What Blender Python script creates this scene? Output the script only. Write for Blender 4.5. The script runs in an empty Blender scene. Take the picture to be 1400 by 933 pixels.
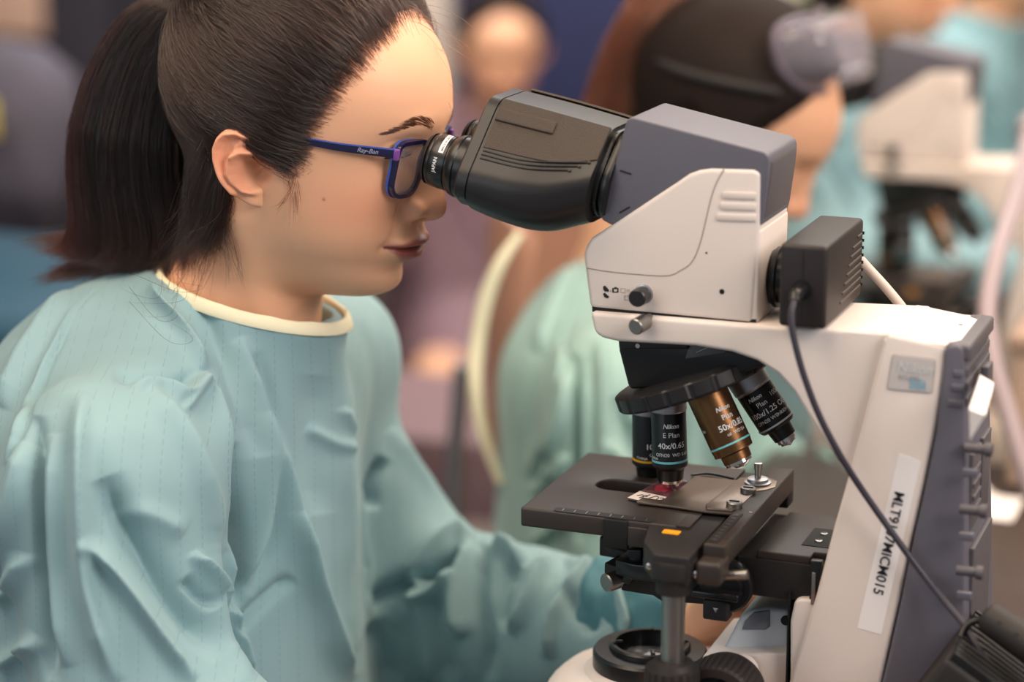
import bpy, bmesh, numpy as np, random, math
from math import sin, cos, pi, radians, sqrt
from mathutils import Vector, Matrix
random.seed(7); rng=np.random.default_rng(7)
SC=bpy.context.scene; COL=SC.collection
# ---------------- camera (placed where the photographer stood) ----------------
FPX=3120.; YAW=radians(21); PITCH=radians(14)
CR=np.array([cos(YAW),sin(YAW),0]); CF=np.array([-sin(YAW)*cos(PITCH),cos(YAW)*cos(PITCH),-sin(PITCH)]); CU=np.cross(CR,CF)
CAM=np.array([0,0,.95])-1.5*(CF+CR*((922-700)/FPX)-CU*((672-466.5)/FPX))
def ray(x,y): return CF+CR*((x-700)/FPX)-CU*((y-466.5)/FPX)
def PY(x,y,v): r=ray(x,y); return CAM+(v-CAM[1])/r[1]*r
def PX(x,y,v): r=ray(x,y); return CAM+(v-CAM[0])/r[0]*r
def PZ(x,y,v): r=ray(x,y); return CAM+(v-CAM[2])/r[2]*r
def PD(x,y,d): return CAM+d*ray(x,y)
def proj(P):
    q=np.asarray(P)-CAM; z=q@CF
    return 700+FPX*(q@CR)/z, 466.5-FPX*(q@CU)/z
cd=bpy.data.cameras.new('camera'); co=bpy.data.objects.new('camera',cd); COL.objects.link(co)
cd.sensor_width=36; cd.lens=FPX/1400*36; cd.clip_start=.05; cd.clip_end=60
M=Matrix(((CR[0],CU[0],-CF[0],CAM[0]),(CR[1],CU[1],-CF[1],CAM[1]),(CR[2],CU[2],-CF[2],CAM[2]),(0,0,0,1)))
co.matrix_world=M; SC.camera=co
cd.dof.use_dof=True; cd.dof.focus_distance=1.475; cd.dof.aperture_fstop=2.5; cd.dof.aperture_blades=0
# ---------------- materials ----------------
def s2l(c):
    out=[]
    for v in c:
        v=v/255.; out.append(v/12.92 if v<=.04045 else ((v+.055)/1.055)**2.4)
    return (*out,1)
MATS={}
def mat(name,rgb,rough=.5,metal=0.,bump=0,bscale=200,spec=.5,sss=0,trans=0,ior=1.45,coat=0,var=0,vscale=30,aniso=0,sheen=0,alpha=1):
    if name in MATS: return MATS[name]
    m=bpy.data.materials.new(name); m.use_nodes=True; nt=m.node_tree; b=nt.nodes['Principled BSDF']
    c=s2l(rgb) if max(rgb)>1.01 else (*rgb,1)
    b.inputs['Base Color'].default_value=c; b.inputs['Roughness'].default_value=rough; b.inputs['Metallic'].default_value=metal
    b.inputs['Specular IOR Level'].default_value=spec; b.inputs['IOR'].default_value=ior
    b.inputs['Transmission Weight'].default_value=trans; b.inputs['Coat Weight'].default_value=coat
    b.inputs['Sheen Weight'].default_value=sheen
    b.inputs['Alpha'].default_value=alpha
    if sss:
        b.inputs['Subsurface Weight'].default_value=sss; b.inputs['Subsurface Radius'].default_value=(1,.35,.18); b.inputs['Subsurface Scale'].default_value=.006
    tc=nt.nodes.new('ShaderNodeTexCoord')
    if bump:
        n=nt.nodes.new('ShaderNodeTexNoise'); n.inputs['Scale'].default_value=bscale; n.inputs['Detail'].default_value=3
        bp=nt.nodes.new('ShaderNodeBump'); bp.inputs['Strength'].default_value=bump; bp.inputs['Distance'].default_value=.0006
        nt.links.new(tc.outputs['Object'],n.inputs['Vector']); nt.links.new(n.outputs['Fac'],bp.inputs['Height']); nt.links.new(bp.outputs['Normal'],b.inputs['Normal'])
    if var:
        n=nt.nodes.new('ShaderNodeTexNoise'); n.inputs['Scale'].default_value=vscale; n.inputs['Detail'].default_value=4
        mx=nt.nodes.new('ShaderNodeMix'); mx.data_type='RGBA'
        mx.inputs['A'].default_value=tuple(min(1,v*(1-var)) for v in c[:3])+(1,); mx.inputs['B'].default_value=tuple(min(1,v*(1+var)) for v in c[:3])+(1,)
        nt.links.new(tc.outputs['Object'],n.inputs['Vector']); nt.links.new(n.outputs['Fac'],mx.inputs['Factor']); nt.links.new(mx.outputs['Result'],b.inputs['Base Color'])
    MATS[name]=m; return m
cream=mat('cream_plastic',(225,212,204),.42,bump=.12,bscale=900,var=.02)
grey=mat('slate_plastic',(94,92,102),.45,bump=.35,bscale=1400,var=.03,vscale=300)
greyd=mat('dark_slate_plastic',(84,80,84),.42,bump=.3,bscale=1200)
blk=mat('black_plastic',(30,28,29),.38,bump=.1,bscale=900)
blks=mat('black_satin',(24,23,24),.28)
blktex=mat('textured_black',(56,45,36),.44,bump=.9,bscale=1700,var=.12,vscale=900)
blkm=mat('matte_black',(31,27,27),.6,bump=.15,bscale=800)
stagem=mat('anodised_stage',(47,39,35),.46,bump=.1,bscale=1200,var=.03)
deep=mat('deep_black',(8,8,9),.7)
steel=mat('steel',(190,186,182),.25,1.)
bsteel=mat('brushed_steel',(150,146,142),.38,1.,bump=.3,bscale=500)
satin=mat('satin_aluminium',(176,176,180),.42,1.)
chrome=mat('chrome',(215,212,210),.08,1.)
brass=mat('bronze_barrel',(128,92,62),.36,1.,bump=.1,bscale=800)
glass=mat('clear_glass',(255,255,255),.03,trans=1.,ior=1.45)
white=mat('white_label',(238,232,230),.6)
whitep=mat('white_print',(236,234,232),.6)
darkp=mat('dark_print',(35,30,36),.6)
cyan=mat('cyan_band',(120,200,205),.45)
yellow=mat('yellow_band',(235,175,30),.45)
greyband=mat('grey_band',(200,200,202),.45)
cable_d=mat('dark_cable',(52,48,58),.45)
cable_w=mat('white_cable',(205,188,178),.5)
# ---------------- mesh helpers ----------------
def link(o,parent=None):
    COL.objects.link(o)
    if parent is not None: o.parent=parent; o.matrix_parent_inverse=parent_inv(parent)
    return o
def parent_inv(p):
    m=Matrix.Identity(4); q=p
    m=world_of(p).inverted(); return m
def world_of(o):
    if o.parent is None: return o.matrix_basis.copy()
    return world_of(o.parent)@o.matrix_parent_inverse@o.matrix_basis
def tag(o,label=None,cat=None,group=None,kind=None):
    if label: o['label']=label
    if cat: o['category']=cat
    if group: o['group']=group
    if kind: o['kind']=kind
    return o
def empty(name,loc,label,cat,group=None):
    o=bpy.data.objects.new(name,None); o.empty_display_size=.02; o.location=loc; COL.objects.link(o); tag(o,label,cat,group); return o
def obj(name,V,Fc,m,parent=None,smooth=True,ang=38,bevel=0,seg=3,bang=28):
    me=bpy.data.meshes.new(name); me.from_pydata([tuple(map(float,v)) for v in V],[],[tuple(int(i) for i in f) for f in Fc]); me.update()
    if bevel:
        bm=bmesh.new(); bm.from_mesh(me); bmesh.ops.remove_doubles(bm,verts=bm.verts,dist=1e-6); bmesh.ops.recalc_face_normals(bm,faces=bm.faces)
        es=[e for e in bm.edges if len(e.link_faces)==2 and e.calc_face_angle(0)>radians(bang)]
        bmesh.ops.bevel(bm,geom=es,offset=bevel,segments=seg,profile=.5,affect='EDGES',clamp_overlap=True)
        bm.to_mesh(me); bm.free()
    else:
        bm=bmesh.new(); bm.from_mesh(me); bmesh.ops.recalc_face_normals(bm,faces=bm.faces); bm.to_mesh(me); bm.free()
    if smooth:
        me.polygons.foreach_set('use_smooth',[True]*len(me.polygons)); me.set_sharp_from_angle(angle=radians(ang))
    me.materials.append(m)
    return link(bpy.data.objects.new(name,me),parent)
def prism(name,pts,y0,y1,m,parent=None,bevel=.001,seg=3,**k):
    """pts: list of (x,z) world; extruded along Y"""
    n=len(pts); V=[(p[0],y0,p[1]) for p in pts]+[(p[0],y1,p[1]) for p in pts]
    F=[list(range(n)),list(range(2*n-1,n-1,-1))]+[[i,(i+1)%n,(i+1)%n+n,i+n] for i in range(n)]
    return obj(name,V,F,m,parent,bevel=bevel,seg=seg,**k)
def pprism(name,px,y,depth,m,parent=None,**k):
    """outline seen on the plane Y=y, real thickness depth"""
    q=[PY(a,b,y) for a,b in px]
    return prism(name,[(p[0],p[2]) for p in q],y,y+depth,m,parent,**k)
def zslab(name,pts,z0,z1,m,parent=None,bevel=.001,seg=3,**k):
    n=len(pts); V=[(p[0],p[1],z0) for p in pts]+[(p[0],p[1],z1) for p in pts]
    F=[list(range(n-1,-1,-1)),list(range(n,2*n))]+[[i,(i+1)%n,(i+1)%n+n,i+n] for i in range(n)]
    return obj(name,V,F,m,parent,bevel=bevel,seg=seg,**k)
def box(name,lo,hi,m,parent=None,bevel=.001,seg=3,**k):
    return zslab(name,[(lo[0],lo[1]),(hi[0],lo[1]),(hi[0],hi[1]),(lo[0],hi[1])],lo[2],hi[2],m,parent,bevel=bevel,seg=seg,**k)
def frame(d):
    d=np.array(d,float); d/=np.linalg.norm(d); a=np.array([0,1.,0]) if abs(d[1])<.9 else np.array([1.,0,0])
    u=np.cross(a,d); u/=np.linalg.norm(u); v=np.cross(d,u); return d,u,v
def lathe_vf(P,d,prof,n=48,cap=True):
    d,u,v=frame(d); P=np.array(P,float); V=[];F=[]
    for s,r in prof:
        for i in range(n):
            a=2*pi*i/n; V.append(P+d*s+r*(u*cos(a)+v*sin(a)))
    for j in range(len(prof)-1):
        for i in range(n): F.append([j*n+i,j*n+(i+1)%n,(j+1)*n+(i+1)%n,(j+1)*n+i])
    if cap: F.append(list(range(n))[::-1]); F.append([(len(prof)-1)*n+i for i in range(n)])
    return V,F
def lathe(name,P,d,prof,m,parent=None,n=48,ang=30,cap=True,bevel=0,**k):
    V,F=lathe_vf(P,d,prof,n,cap); return obj(name,V,F,m,parent,ang=ang,bevel=bevel,**k)
def spline(pts,n=8):
    pts=[np.array(p,float) for p in pts]; P=[2*pts[0]-pts[1]]+pts+[2*pts[-1]-pts[-2]]; out=[]
    for i in range(1,len(P)-2):
        for k in range(n):
            t=k/n; a,b,c,d=P[i-1],P[i],P[i+1],P[i+2]
            out.append(.5*((2*b)+(-a+c)*t+(2*a-5*b+4*c-d)*t*t+(-a+3*b-3*c+d)*t**3))
    out.append(pts[-1]); return np.array(out)
def tube(name,pts,r,m,parent=None,n=12,sub=8,smooth_path=True,**k):
    P=spline(pts,sub) if smooth_path else np.array(pts,float)
    rr=np.interp(np.linspace(0,1,len(P)),np.linspace(0,1,len(r)),r) if hasattr(r,'__len__') else np.full(len(P),r)
    T=np.gradient(P,axis=0); T/=np.linalg.norm(T,axis=1)[:,None]; d,u,v=frame(T[0]); V=[];F=[]
    for j in range(len(P)):
        u=u-T[j]*(u@T[j]); u/=np.linalg.norm(u); v=np.cross(T[j],u)
        for i in range(n): a=2*pi*i/n; V.append(P[j]+rr[j]*(u*cos(a)+v*sin(a)))
    for j in range(len(P)-1):
        for i in range(n): F.append([j*n+i,j*n+(i+1)%n,(j+1)*n+(i+1)%n,(j+1)*n+i])
    F.append(list(range(n))[::-1]); F.append([(len(P)-1)*n+i for i in range(n)])
    return obj(name,V,F,m,parent,ang=50,**k)
def mergeVF(parts):
    V=[];F=[]
    for v,f in parts:
        o=len(V); V+=list(v); F+=[[i+o for i in g] for g in f]
    return V,F
def boxVF(lo,hi):
    x0,y0,z0=lo;x1,y1,z1=hi
    return [(x0,y0,z0),(x1,y0,z0),(x1,y1,z0),(x0,y1,z0),(x0,y0,z1),(x1,y0,z1),(x1,y1,z1),(x0,y1,z1)],[[3,2,1,0],[4,5,6,7],[0,1,5,4],[1,2,6,5],[2,3,7,6],[3,0,4,7]]
def rpoly(pts,r,k=5):
    """round the corners of a 2D polygon; r scalar or list"""
    n=len(pts); out=[]
    for i in range(n):
        p=np.array(pts[i],float); a=np.array(pts[i-1],float); b=np.array(pts[(i+1)%n],float)
        ri=r[i] if hasattr(r,'__len__') else r
        da=a-p; db=b-p; la=np.linalg.norm(da); lb=np.linalg.norm(db); q=min(ri,la*.49,lb*.49)
        A=p+da/la*q; B=p+db/lb*q
        for j in range(k+1):
            t=j/k; out.append((1-t)**2*A+2*t*(1-t)*p+t*t*B)
    return out
def loftVF(rings,cap=True):
    n=len(rings[0]); V=[p for r in rings for p in r]; F=[]
    for j in range(len(rings)-1):
        for i in range(n): F.append([j*n+i,j*n+(i+1)%n,(j+1)*n+(i+1)%n,(j+1)*n+i])
    if cap: F.append(list(range(n))[::-1]); F.append([(len(rings)-1)*n+i for i in range(n)])
    return V,F
FONTC={}
def textVF(s,size=1,bold=0,shear=0):
    key=(s,bold,shear)
    if key not in FONTC:
        c=bpy.data.curves.new('lettering','FONT'); c.body=s; c.size=1; c.offset=bold; c.shear=shear; c.resolution_u=3; c.fill_mode='FRONT'
        o=bpy.data.objects.new('lettering',c); COL.objects.link(o); dg=bpy.context.evaluated_depsgraph_get(); dg.update()
        me=bpy.data.meshes.new_from_object(o.evaluated_get(dg)); V=[tuple(v.co) for v in me.vertices]; F=[list(p.vertices) for p in me.polygons]
        bpy.data.objects.remove(o); bpy.data.curves.remove(c); bpy.data.meshes.remove(me); FONTC[key]=(V,F)
    V,F=FONTC[key]; V=np.array(V)*size if V else np.zeros((0,3)); 
    if len(V): V=V-np.array([V[:,0].min(),0,0])
    return V,F
def text_flat(name,lines,O,U,Vd,size,m,parent,bold=.01,shear=0,center=False,off=.0002):
    """lines: [(text,dx,dy,size)] laid on the plane O+U*x+V*y"""
    U=np.array(U,float);U/=np.linalg.norm(U);Vd=np.array(Vd,float);Vd/=np.linalg.norm(Vd);N=np.cross(U,Vd); ps=[]
    for (t,dx,dy,sz) in lines:
        V,F=textVF(t,sz,bold,shear); w=V[:,0].max() if center else 0
        ps.append(([np.array(O)+U*(v[0]-w/2+dx)+Vd*(v[1]+dy)+N*off for v in V],F))
    V,F=mergeVF(ps); return obj(name,V,F,m,parent,smooth=False)
def text_cyl(name,lines,P,d,r,ang0,m,parent,bold=.01):
    """lettering printed round a cylinder: x runs round, y runs against d. lines: [(text,dx,s,size,bold,shear)]"""
    d,u,v=frame(d); ps=[]
    # reference direction facing the viewer
    vw=-CF; vw=vw-d*(vw@d); vw/=np.linalg.norm(vw); w=np.cross(d,vw)  # w: tangent
    for (t,dx,s,sz,bo,sh) in lines:
        V,F=textVF(t,sz,bo,sh); W=V[:,0].max(); out=[]
        for q in V:
            a=(q[0]-W/2+dx)/r+ang0
            out.append(np.array(P)+d*(s-q[1])+(r+.00012)*(vw*cos(a)+w*(-sin(a))))
        ps.append((out,F))
    V,F=mergeVF(ps); return obj(name,V,F,m,parent,smooth=False)
# ================= THE NEAR MICROSCOPE =================
MS=empty('microscope',(0.05,0,.75),'cream and slate lab microscope with brown-black eyepiece housing, in use by the person in front','microscope')
HW=.035
# --- arm (limb) : front horizontal part ---
armpx=[(806,427),(812,455),(822,463),(845,468),(900,471),(950,474),(1000,482),(1035,494),(1063,512),(1085,536),(1104,568),(1130,608),(1165,657),(1180,640),(1240,456),(1100,449),(1029,445)]
def up(px,y): return [(PY(a,b,y)[0],PY(a,b,y)[2]) for a,b in px]
prism('arm',up(armpx,-.040),-.040,.040,cream,MS,bevel=.005,seg=5,bang=20)
# --- column : loft so that it widens downward on the far side ---
colpx=[(1212,456),(1296,474),(1290,520),(1278,590),(1262,670),(1246,740),(1230,820),(1212,900),(1205,933),(1190,1010),(1060,1010),(1075,945),(1096,880),(1116,812),(1140,720),(1160,650),(1176,590),(1192,530)]
cp=up(colpx,-.046)
prism('column',cp,-.046,.040,cream,MS,bevel=.003,seg=4,bang=30)
# slate rear shell
rx=.2005
shell=[(1290,480),(1296,474),(1308,472),(1316,476),(1318,486),(1318,600),(1318,700),(1318,800),(1319,1010),(1190,1010),(1206,933),(1214,900),(1232,820),(1248,740),(1264,670),(1280,590),(1288,520)]
sp=up(shell,-.048)
n=len(sp); V=[(p[0],-.048,p[1]) for p in sp]+[(p[0],.040+.02*max(0,min(1,(1.07-p[1])/.2)),p[1]) for p in sp]
F=[list(range(n)),list(range(2*n-1,n-1,-1))]+[[i,(i+1)%n,(i+1)%n+n,i+n] for i in range(n)]
SH=obj('rear_cover',V,F,grey,MS,bevel=.0018,seg=3,bang=40)
rearx=lambda z: np.interp(z,[sp[8][1],sp[6][1],sp[4][1]],[sp[8][0],sp[6][0],sp[4][0]])
# raised grip ridges on the rear cover (side) and ribs on its back
def ridge_side(name,pa,pb,y,w,m,parent,h=.0012):
    a=PY(*pa,y);b=PY(*pb,y); n_=12; P=np.linspace(a,b,n_); return tube(name,[tuple(p) for p in P],w,m,parent,n=10,smooth_path=False)
for k,(yy,x0) in enumerate(((507,1303),(526,1300),(547,1296))):
    a=PY(x0,yy,-.0478);b=PY(1316,yy+1,-.0478)
    box('grip_ridge',(a[0],-.0488,a[2]-.004),(b[0]+.0006,-.046,a[2]+.0005),grey,SH,bevel=.0009,seg=3)
    box('grip_ridge',(rearx(a[2])-.002,-.044,a[2]-.0045),(rearx(a[2])+.0014,.036,a[2]+.001),greyd,SH,bevel=.0009)
# back panel, sockets and posts
for (za,zb,ya,yb) in ((.955,1.005,-.03,.0),(.955,1.005,.008,.036),(.88,.945,-.03,.036)):
    x=rearx((za+zb)/2); box('rear_panel',(x-.002,ya,za),(x+.0015,yb,zb),greyd,MS,bevel=.0008)
for z in (.993,.985,.977,.969): x=rearx(z); box('vent_slat',(x-.001,-.028,z-.002),(x+.003,-.004,z+.001),greyd,MS,bevel=.0005)
for (px_,py_) in ((1347,615),(1340,699),(1335,783)):
    q=PX(px_,py_,rearx(.95)+.010); lathe('cable_post',(q[0]-.012,q[1],q[2]),(1,0,0),[(0,.003),(.012,.003),(.012,.0042),(.016,.0042),(.0165,.003)],greyd,MS,n=20)
for (px_,py_) in ((1330,644),(1325,731),(1322,812)):
    q=PX(px_,py_,rearx(.95)+.004); box('cable_hook',(q[0]-.006,q[1]-.002,q[2]-.004),(q[0]+.003,q[1]+.002,q[2]+.001),grey,MS,bevel=.0008)
# power inlet and a folded white tag on the back
q=PX(1352,515,.203); box('power_inlet',(q[0]-.004,q[1]-.008,q[2]-.012),(q[0]+.001,q[1]+.008,q[2]+.008),greyd,MS,bevel=.001)
A=PX(1338,522,.204);B=PX(1357,533,.212);Cc=PX(1347,568,.214);Dd=PX(1326,603,.205);E_=PX(1325,560,.204)
V=[A,B,Cc,Dd,E_]; V2=[np.array(v)+np.array([-.0015,.014,.0005]) for v in V]
obj('folded_paper_tag',V+V2,[[0,1,2,4],[4,2,3],[5,9,7,6],[9,8,7],[0,5,6,1],[1,6,7,2],[2,7,8,3],[3,8,9,4],[4,9,5,0]],white,MS,smooth=False)
# top papers on the arm/column
zt=1.0775
pl=[PZ(1142,449,zt),PZ(1290,474,zt),PZ(1336,436,zt),PZ(1326,430,zt),PZ(1240,427,zt),PZ(1187,424,zt)]
top=[(1140,452),(1296,474),(1335,434),(1188,424)]
# top bridge of arm between the arm and column (flat deck)
box('top_deck',(.055,-.0396,1.066),(.150,.036,1.0768),cream,MS,bevel=.0022,seg=4)
box('rear_deck',(.1435,-.0455,1.062),(.186,.036,1.0768),cream,MS,bevel=.0016,seg=4)
box('rear_cap',(.181,-.047,1.067),(.1965,.038,1.0772),greyd,MS,bevel=.0025,seg=4)
lbl=zslab('paper_label',[(.118,-.040),(.184,-.040),(.188,-.033),(.188,.022),(.18,.030),(.118,.030)],1.0769,1.0773,white,MS,bevel=0)
tag(lbl,'white paper label stuck on top')
text_flat('lettering',[('FOR SERVICE',0,0,.0062),('CALIBRATED',.002,-.012,.004)],(.172,.022,1.0774),(-1,0,0),(0,-1,0),.006,mat('faint_print',(176,160,160),.6),lbl)
zslab('printed_strip',[(.128,-.034),(.18,-.034),(.18,-.030),(.128,-.030)],1.0773,1.0774,mat('pink_print',(226,196,190),.6),lbl,bevel=0)
lathe('mark',(.181,.004,1.0770),(0,0,1),[(0,.0018),(.0006,.0018)],darkp,lbl,n=12)
# serial label
a,b,c,d=[PY(x,y,-.0462) for x,y in ((1229,620),(1259,631),(1205,868),(1172,859))]
sl=obj('serial_label',[a,b,c,d]+[v+np.array([0,.0003,0]) for v in (a,b,c,d)],[[0,1,2,3],[7,6,5,4],[0,4,5,1],[1,5,6,2],[2,6,7,3],[3,7,4,0]],white,MS,smooth=False); 
sl.data.vertices.foreach_get
O=PY(1227,673,-.0466); U=PY(1197,812,-.0466)-O; Vv=PY(1240,676,-.0466)-O; L=np.linalg.norm(U)
V_,F_=textVF('MLT9107MICM015',1,.012); k=L/V_[:,0].max()
Un=U/L; Vn=np.array([-U[2],0,U[0]]); Vn/=np.linalg.norm(Vn); 
if Vn[0]<0: Vn=-Vn
obj('lettering',[O+Un*(v[0]*k)+Vn*(v[1]*k*1.0-.0015)+np.array([0,-.0001,0]) for v in V_],F_,darkp,sl,smooth=False)
# model plate
pp=[(1222,486),(1278,493),(1273,537),(1214,531)]
plq=up(pp,-.0462); mp=prism('model_plate',rpoly(plq,.0015),-.0468,-.046,mat('plate_silver',(214,206,202),.35,.3),MS,bevel=0)
fr=up([(1220,484),(1280,491),(1275,539),(1212,533)],-.0464); prism('plate_rim',rpoly(fr,.002),-.0464,-.0461,mat('rim_grey',(190,180,176),.4),mp,bevel=0)
O=PY(1224,509,-.047);U=PY(1274,515,-.047)-O;Vd=np.array([0,0,1.]);
text_flat('lettering',[('Nikon',.0012,.0010,.0085)],O,U,Vd,.01,mat('silver_print',(236,234,232),.3,.4),mp,bold=.02,shear=.25,off=-.0003 if np.cross(U,Vd)[1]>0 else .0003)
O=PY(1222,519,-.047); text_flat('lettering',[('ECLIPSE',.003,.0008,.0038)],O,U,Vd,.01,mat('slate_print',(150,146,150),.5),mp,off=.0003)
O=PY(1230,530,-.047); text_flat('lettering',[('55i',.006,.0006,.0082)],O,U,Vd,.01,mat('blue_print',(120,170,190),.5),mp,bold=.03,off=.0003)
# --- head housing (cream) ---
hd=[(806,422),(799,366),(797,350),(800,338),(808,326),(926,248),(942,237),(956,232),(972,230),(1030,231.5),(1040,236),(1039,306),(1029,443)]
hp=up(hd,-HW)
HD=prism('head_housing',hp,-HW,HW,cream,MS,bevel=.0032,seg=5,bang=50)
# rear foot of the housing behind the slate cover
q=[PY(1000,300,-HW),PY(1029,443,-HW)]
pR=up([(960,330),(1046,318),(1046,300),(1050,262),(1052,262),(1049,330),(1046,441),(960,438)],-HW)
xb=hp[-1][0]
prism('rear_block',[(xb-.03,hp[-1][1]),(xb+.0032,hp[-1][1]),(xb+.0032,hp[-2][1]-.004),(xb-.03,hp[-2][1]-.004)],-HW+.001,HW,cream,MS,bevel=.002,seg=4)
# parting line groove: a shallow seam strip
sm=mat('seam_shadow',(150,138,130),.6)
sl_pts=[(990,231),(975,262),(958,330),(946,358),(930,370),(912,377),(870,375),(830,371),(802,366.5)]
tube('panel_seam',[tuple(PY(a,b,-HW-.0000)) for a,b in sl_pts],.00035,sm,HD,n=6,sub=6)
for yy,x0 in ((262,988),(277,985),(292,980)):
    a=PY(x0,yy,-HW); b=PY(1034,yy+1.5,-HW)
    c_=rpoly([(a[0],a[2]-.0042),(b[0],b[2]-.0042),(b[0],b[2]),(a[0],a[2])],[.0019,.0005,.0005,.0019]); prism('grip_ridge',c_,-HW-.0008,-HW+.001,cream,HD,bevel=.0006,seg=2,bang=20)
for (x,y,r) in ((987,399,.0017),(966,346,.0007)):
    q=PY(x,y,-HW); lathe('screw_hole',(q[0],-HW-.00015,q[2]),(0,1,0),[(0,r),(.002,r)],deep,HD,n=16)
# gap line under head, its shade painted as a black strip
a=hp[0];b=hp[-1]; box('gap_strip',(a[0]+.0015,-HW+.0008,a[1]-.0022),(b[0]+.002,HW-.0008,a[1]+.002),deep,MS,bevel=0)
# selector knob
q=PY(880,402,-HW); kb=lathe('selector_collar',(q[0],-HW+.001,q[2]),(0,-1,0),[(0,.0064),(.0022,.0062),(.0026,.0055)],satin,MS,n=40)
lathe('selector_knob',(q[0],-HW-.001,q[2]),(0,-1,0),[(0,.0052),(.003,.0052),(.0032,.0056),(.0125,.0056),(.0133,.0048),(.0133,.0)],blk,MS,n=40)
# icons beside the knob
def icon(name,polys,mm):
    ps=[]
    for pl_ in polys:
        P=[PY(a,b,-HW-.00025) for a,b in pl_]; ps.append((P,[list(range(len(P)))]))
    V,F=mergeVF(ps); obj(name,V,F,mm,HD,smooth=False)
def outl(x0,y0,x1,y1,w=.9):
    return [[(x0,y0),(x1,y0),(x1,y0+w),(x0,y0+w)],[(x0,y1-w),(x1,y1-w),(x1,y1),(x0,y1)],[(x0,y0),(x0+w,y0),(x0+w,y1),(x0,y1)],[(x1-w,y0),(x1,y0),(x1,y1),(x1-w,y1)]]
icon('eyepiece_icon',[[(824.5,392),(827,390.5),(833,397),(831.5,399.5),(825,397)],[(826,397),(829,398),(827,399.5)],[(824.5,401.5),(827,400.5),(833,406),(831,408.5),(826,406.5)],[(834,397.5),(835.6,397.5),(835.6,398.6),(834,398.6)]],darkp)
icon('camera_icon',[[(837,394),(839.5,394),(840.5,392.6),(843,392.6),(843.6,394),(845.6,394),(845.6,395.5),(837,395.5)],[(837,398.8),(845.6,398.8),(845.6,400.3),(837,400.3)],[(837,395),(839,395),(839,400),(837,400)],[(843.8,395),(845.6,395),(845.6,400),(843.8,400)]],darkp)
icon('video_icon',outl(848.5,394.5,855,400.5,.6)+outl(857,396,860.5,399,.5)+outl(853.5,404.5,861,411,.6),mat('grey_print',(150,138,134),.6))
# clamp screw under the head
q=PY(886,438,-.040); lathe('clamp_screw',(q[0],-.036,q[2]),(-.25,-1,-.12),[(0,.0035),(.006,.0035),(.006,.0052),(.017,.0052),(.0178,.0046),(.0178,.0)],bsteel,MS,n=40)
# --- slate prism cover on the head ---
gc=[(856,166),(860,161.5),(866,161),(1044,208),(1050,213),(1052,220),(1050,245),(1042,300),(1034,330),(960,330),(870,322),(838,309),(824,302),(821,297)]
gp=up(gc,-.0335)
PC=prism('prism_cover',gp,-.0335,.036,grey,MS,bevel=.0042,seg=5,bang=30)
# thin horizontal/diagonal notches
for pa,pb in (((848,233),(863,238)),((847,291),(861,283))):
    a=PY(*pa,-.0337);b=PY(*pb,-.0337); tube('notch',[tuple(a),tuple((a+b)/2),tuple(b)],.0005,deep,PC,n=8)
# rear hump of the cover
rr=up([(1040,214),(1051,213),(1056,222),(1053,250),(1044,302),(1036,302)],-.030)
prism('rear_hump',rr,-.030,.033,greyd,MS,bevel=.002,seg=4)
# --- joint collar between cover and binocular ---
T11=radians(11); e1=np.array([cos(T11),0,-sin(T11)]); e3=np.array([sin(T11),0,cos(T11)]); e2=np.array([0,1.,0])
EP=PY(589,220,-.032); EP0=EP*np.array([1,0,1])   # eyepiece front, on the mid plane
def L(s,y,z): return EP0+e1*s+e2*y+e3*z
# sections of the housing: list of (s, pts(y,z), corner radii)
def sect(top,kz,bot,w,wt,bw):
    # flat-ish ridge on top, sloping shoulders, vertical flanks, rounded belly
    return [(-wt,top),(wt,top),(w,kz),(w,bot+.012),(bw,bot),(-bw,bot),(-w,bot+.012),(-w,kz)]
def ringL(s,pts,r,k=5): return [L(s,p[0],p[1]) for p in rpoly(pts,r,k)]
def sOf(px,py,y):   # distance along the tube axis and height of a seen point
    q=PY(px,py,y)-EP0; return q@e1,q@e3
# --- binocular housing, lofted along the tube axis ---
st=[(.0375,.0492,.0045,-.0232,.060,.026,.040),(.050,.0492,.005,-.0250,.060,.026,.040),(.066,.0492,.0055,-.0262,.060,.026,.040),(.080,.0490,.0066,-.0262,.0585,.026,.038),(.092,.0488,.0095,-.0235,.056,.0255,.036),(.103,.0486,.0145,-.0180,.0525,.025,.034),(.113,.0484,.020,-.0130,.050,.0245,.032)]
rg=[ringL(s,sect(t_,k_,b_,w_,wt_,bw_),[.009,.009,.006,.010,.014,.014,.010,.006],6) for s,t_,k_,b_,w_,wt_,bw_ in st]
# interpolate for smoothness
R=[]; ss=[x[0] for x in st]; A_=np.array(rg)
for s in np.linspace(ss[0],ss[-1],16):
    j=max(0,min(len(ss)-2,int(np.searchsorted(ss,s)-1))); t=(s-ss[j])/(ss[j+1]-ss[j]); P0=A_[max(j-1,0)];P1=A_[j];P2=A_[j+1];P3=A_[min(j+2,len(ss)-1)]
    R.append(.5*((2*P1)+(-P0+P2)*t+(2*P0-5*P1+4*P2-P3)*t*t+(-P0+3*P1-3*P2+P3)*t**3))
V,F=loftVF(R); BH=obj('binocular_housing',V,F,blk,MS,ang=32)
# front plate
pts=sect(.0492,.0035,-.0215,.0605,.026,.040)
def inset(p,d): return [(a*(1-d/.06),(b-.012)*(1-d/.035)+.012) for a,b in p]
rr_=[.009,.009,.006,.010,.014,.014,.010,.006]
V,F=loftVF([ringL(.0288,inset(pts,.0012),rr_,6),ringL(.0300,pts,rr_,6),ringL(.0366,pts,rr_,6)]); FP=obj('front_plate',V,F,blk,MS,ang=35)
pts2=inset(pts,.0014); V,F=loftVF([ringL(.0360,pts2,rr_,6),ringL(.0385,pts2,rr_,6)]); obj('plate_gap',V,F,deep,MS)
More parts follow.
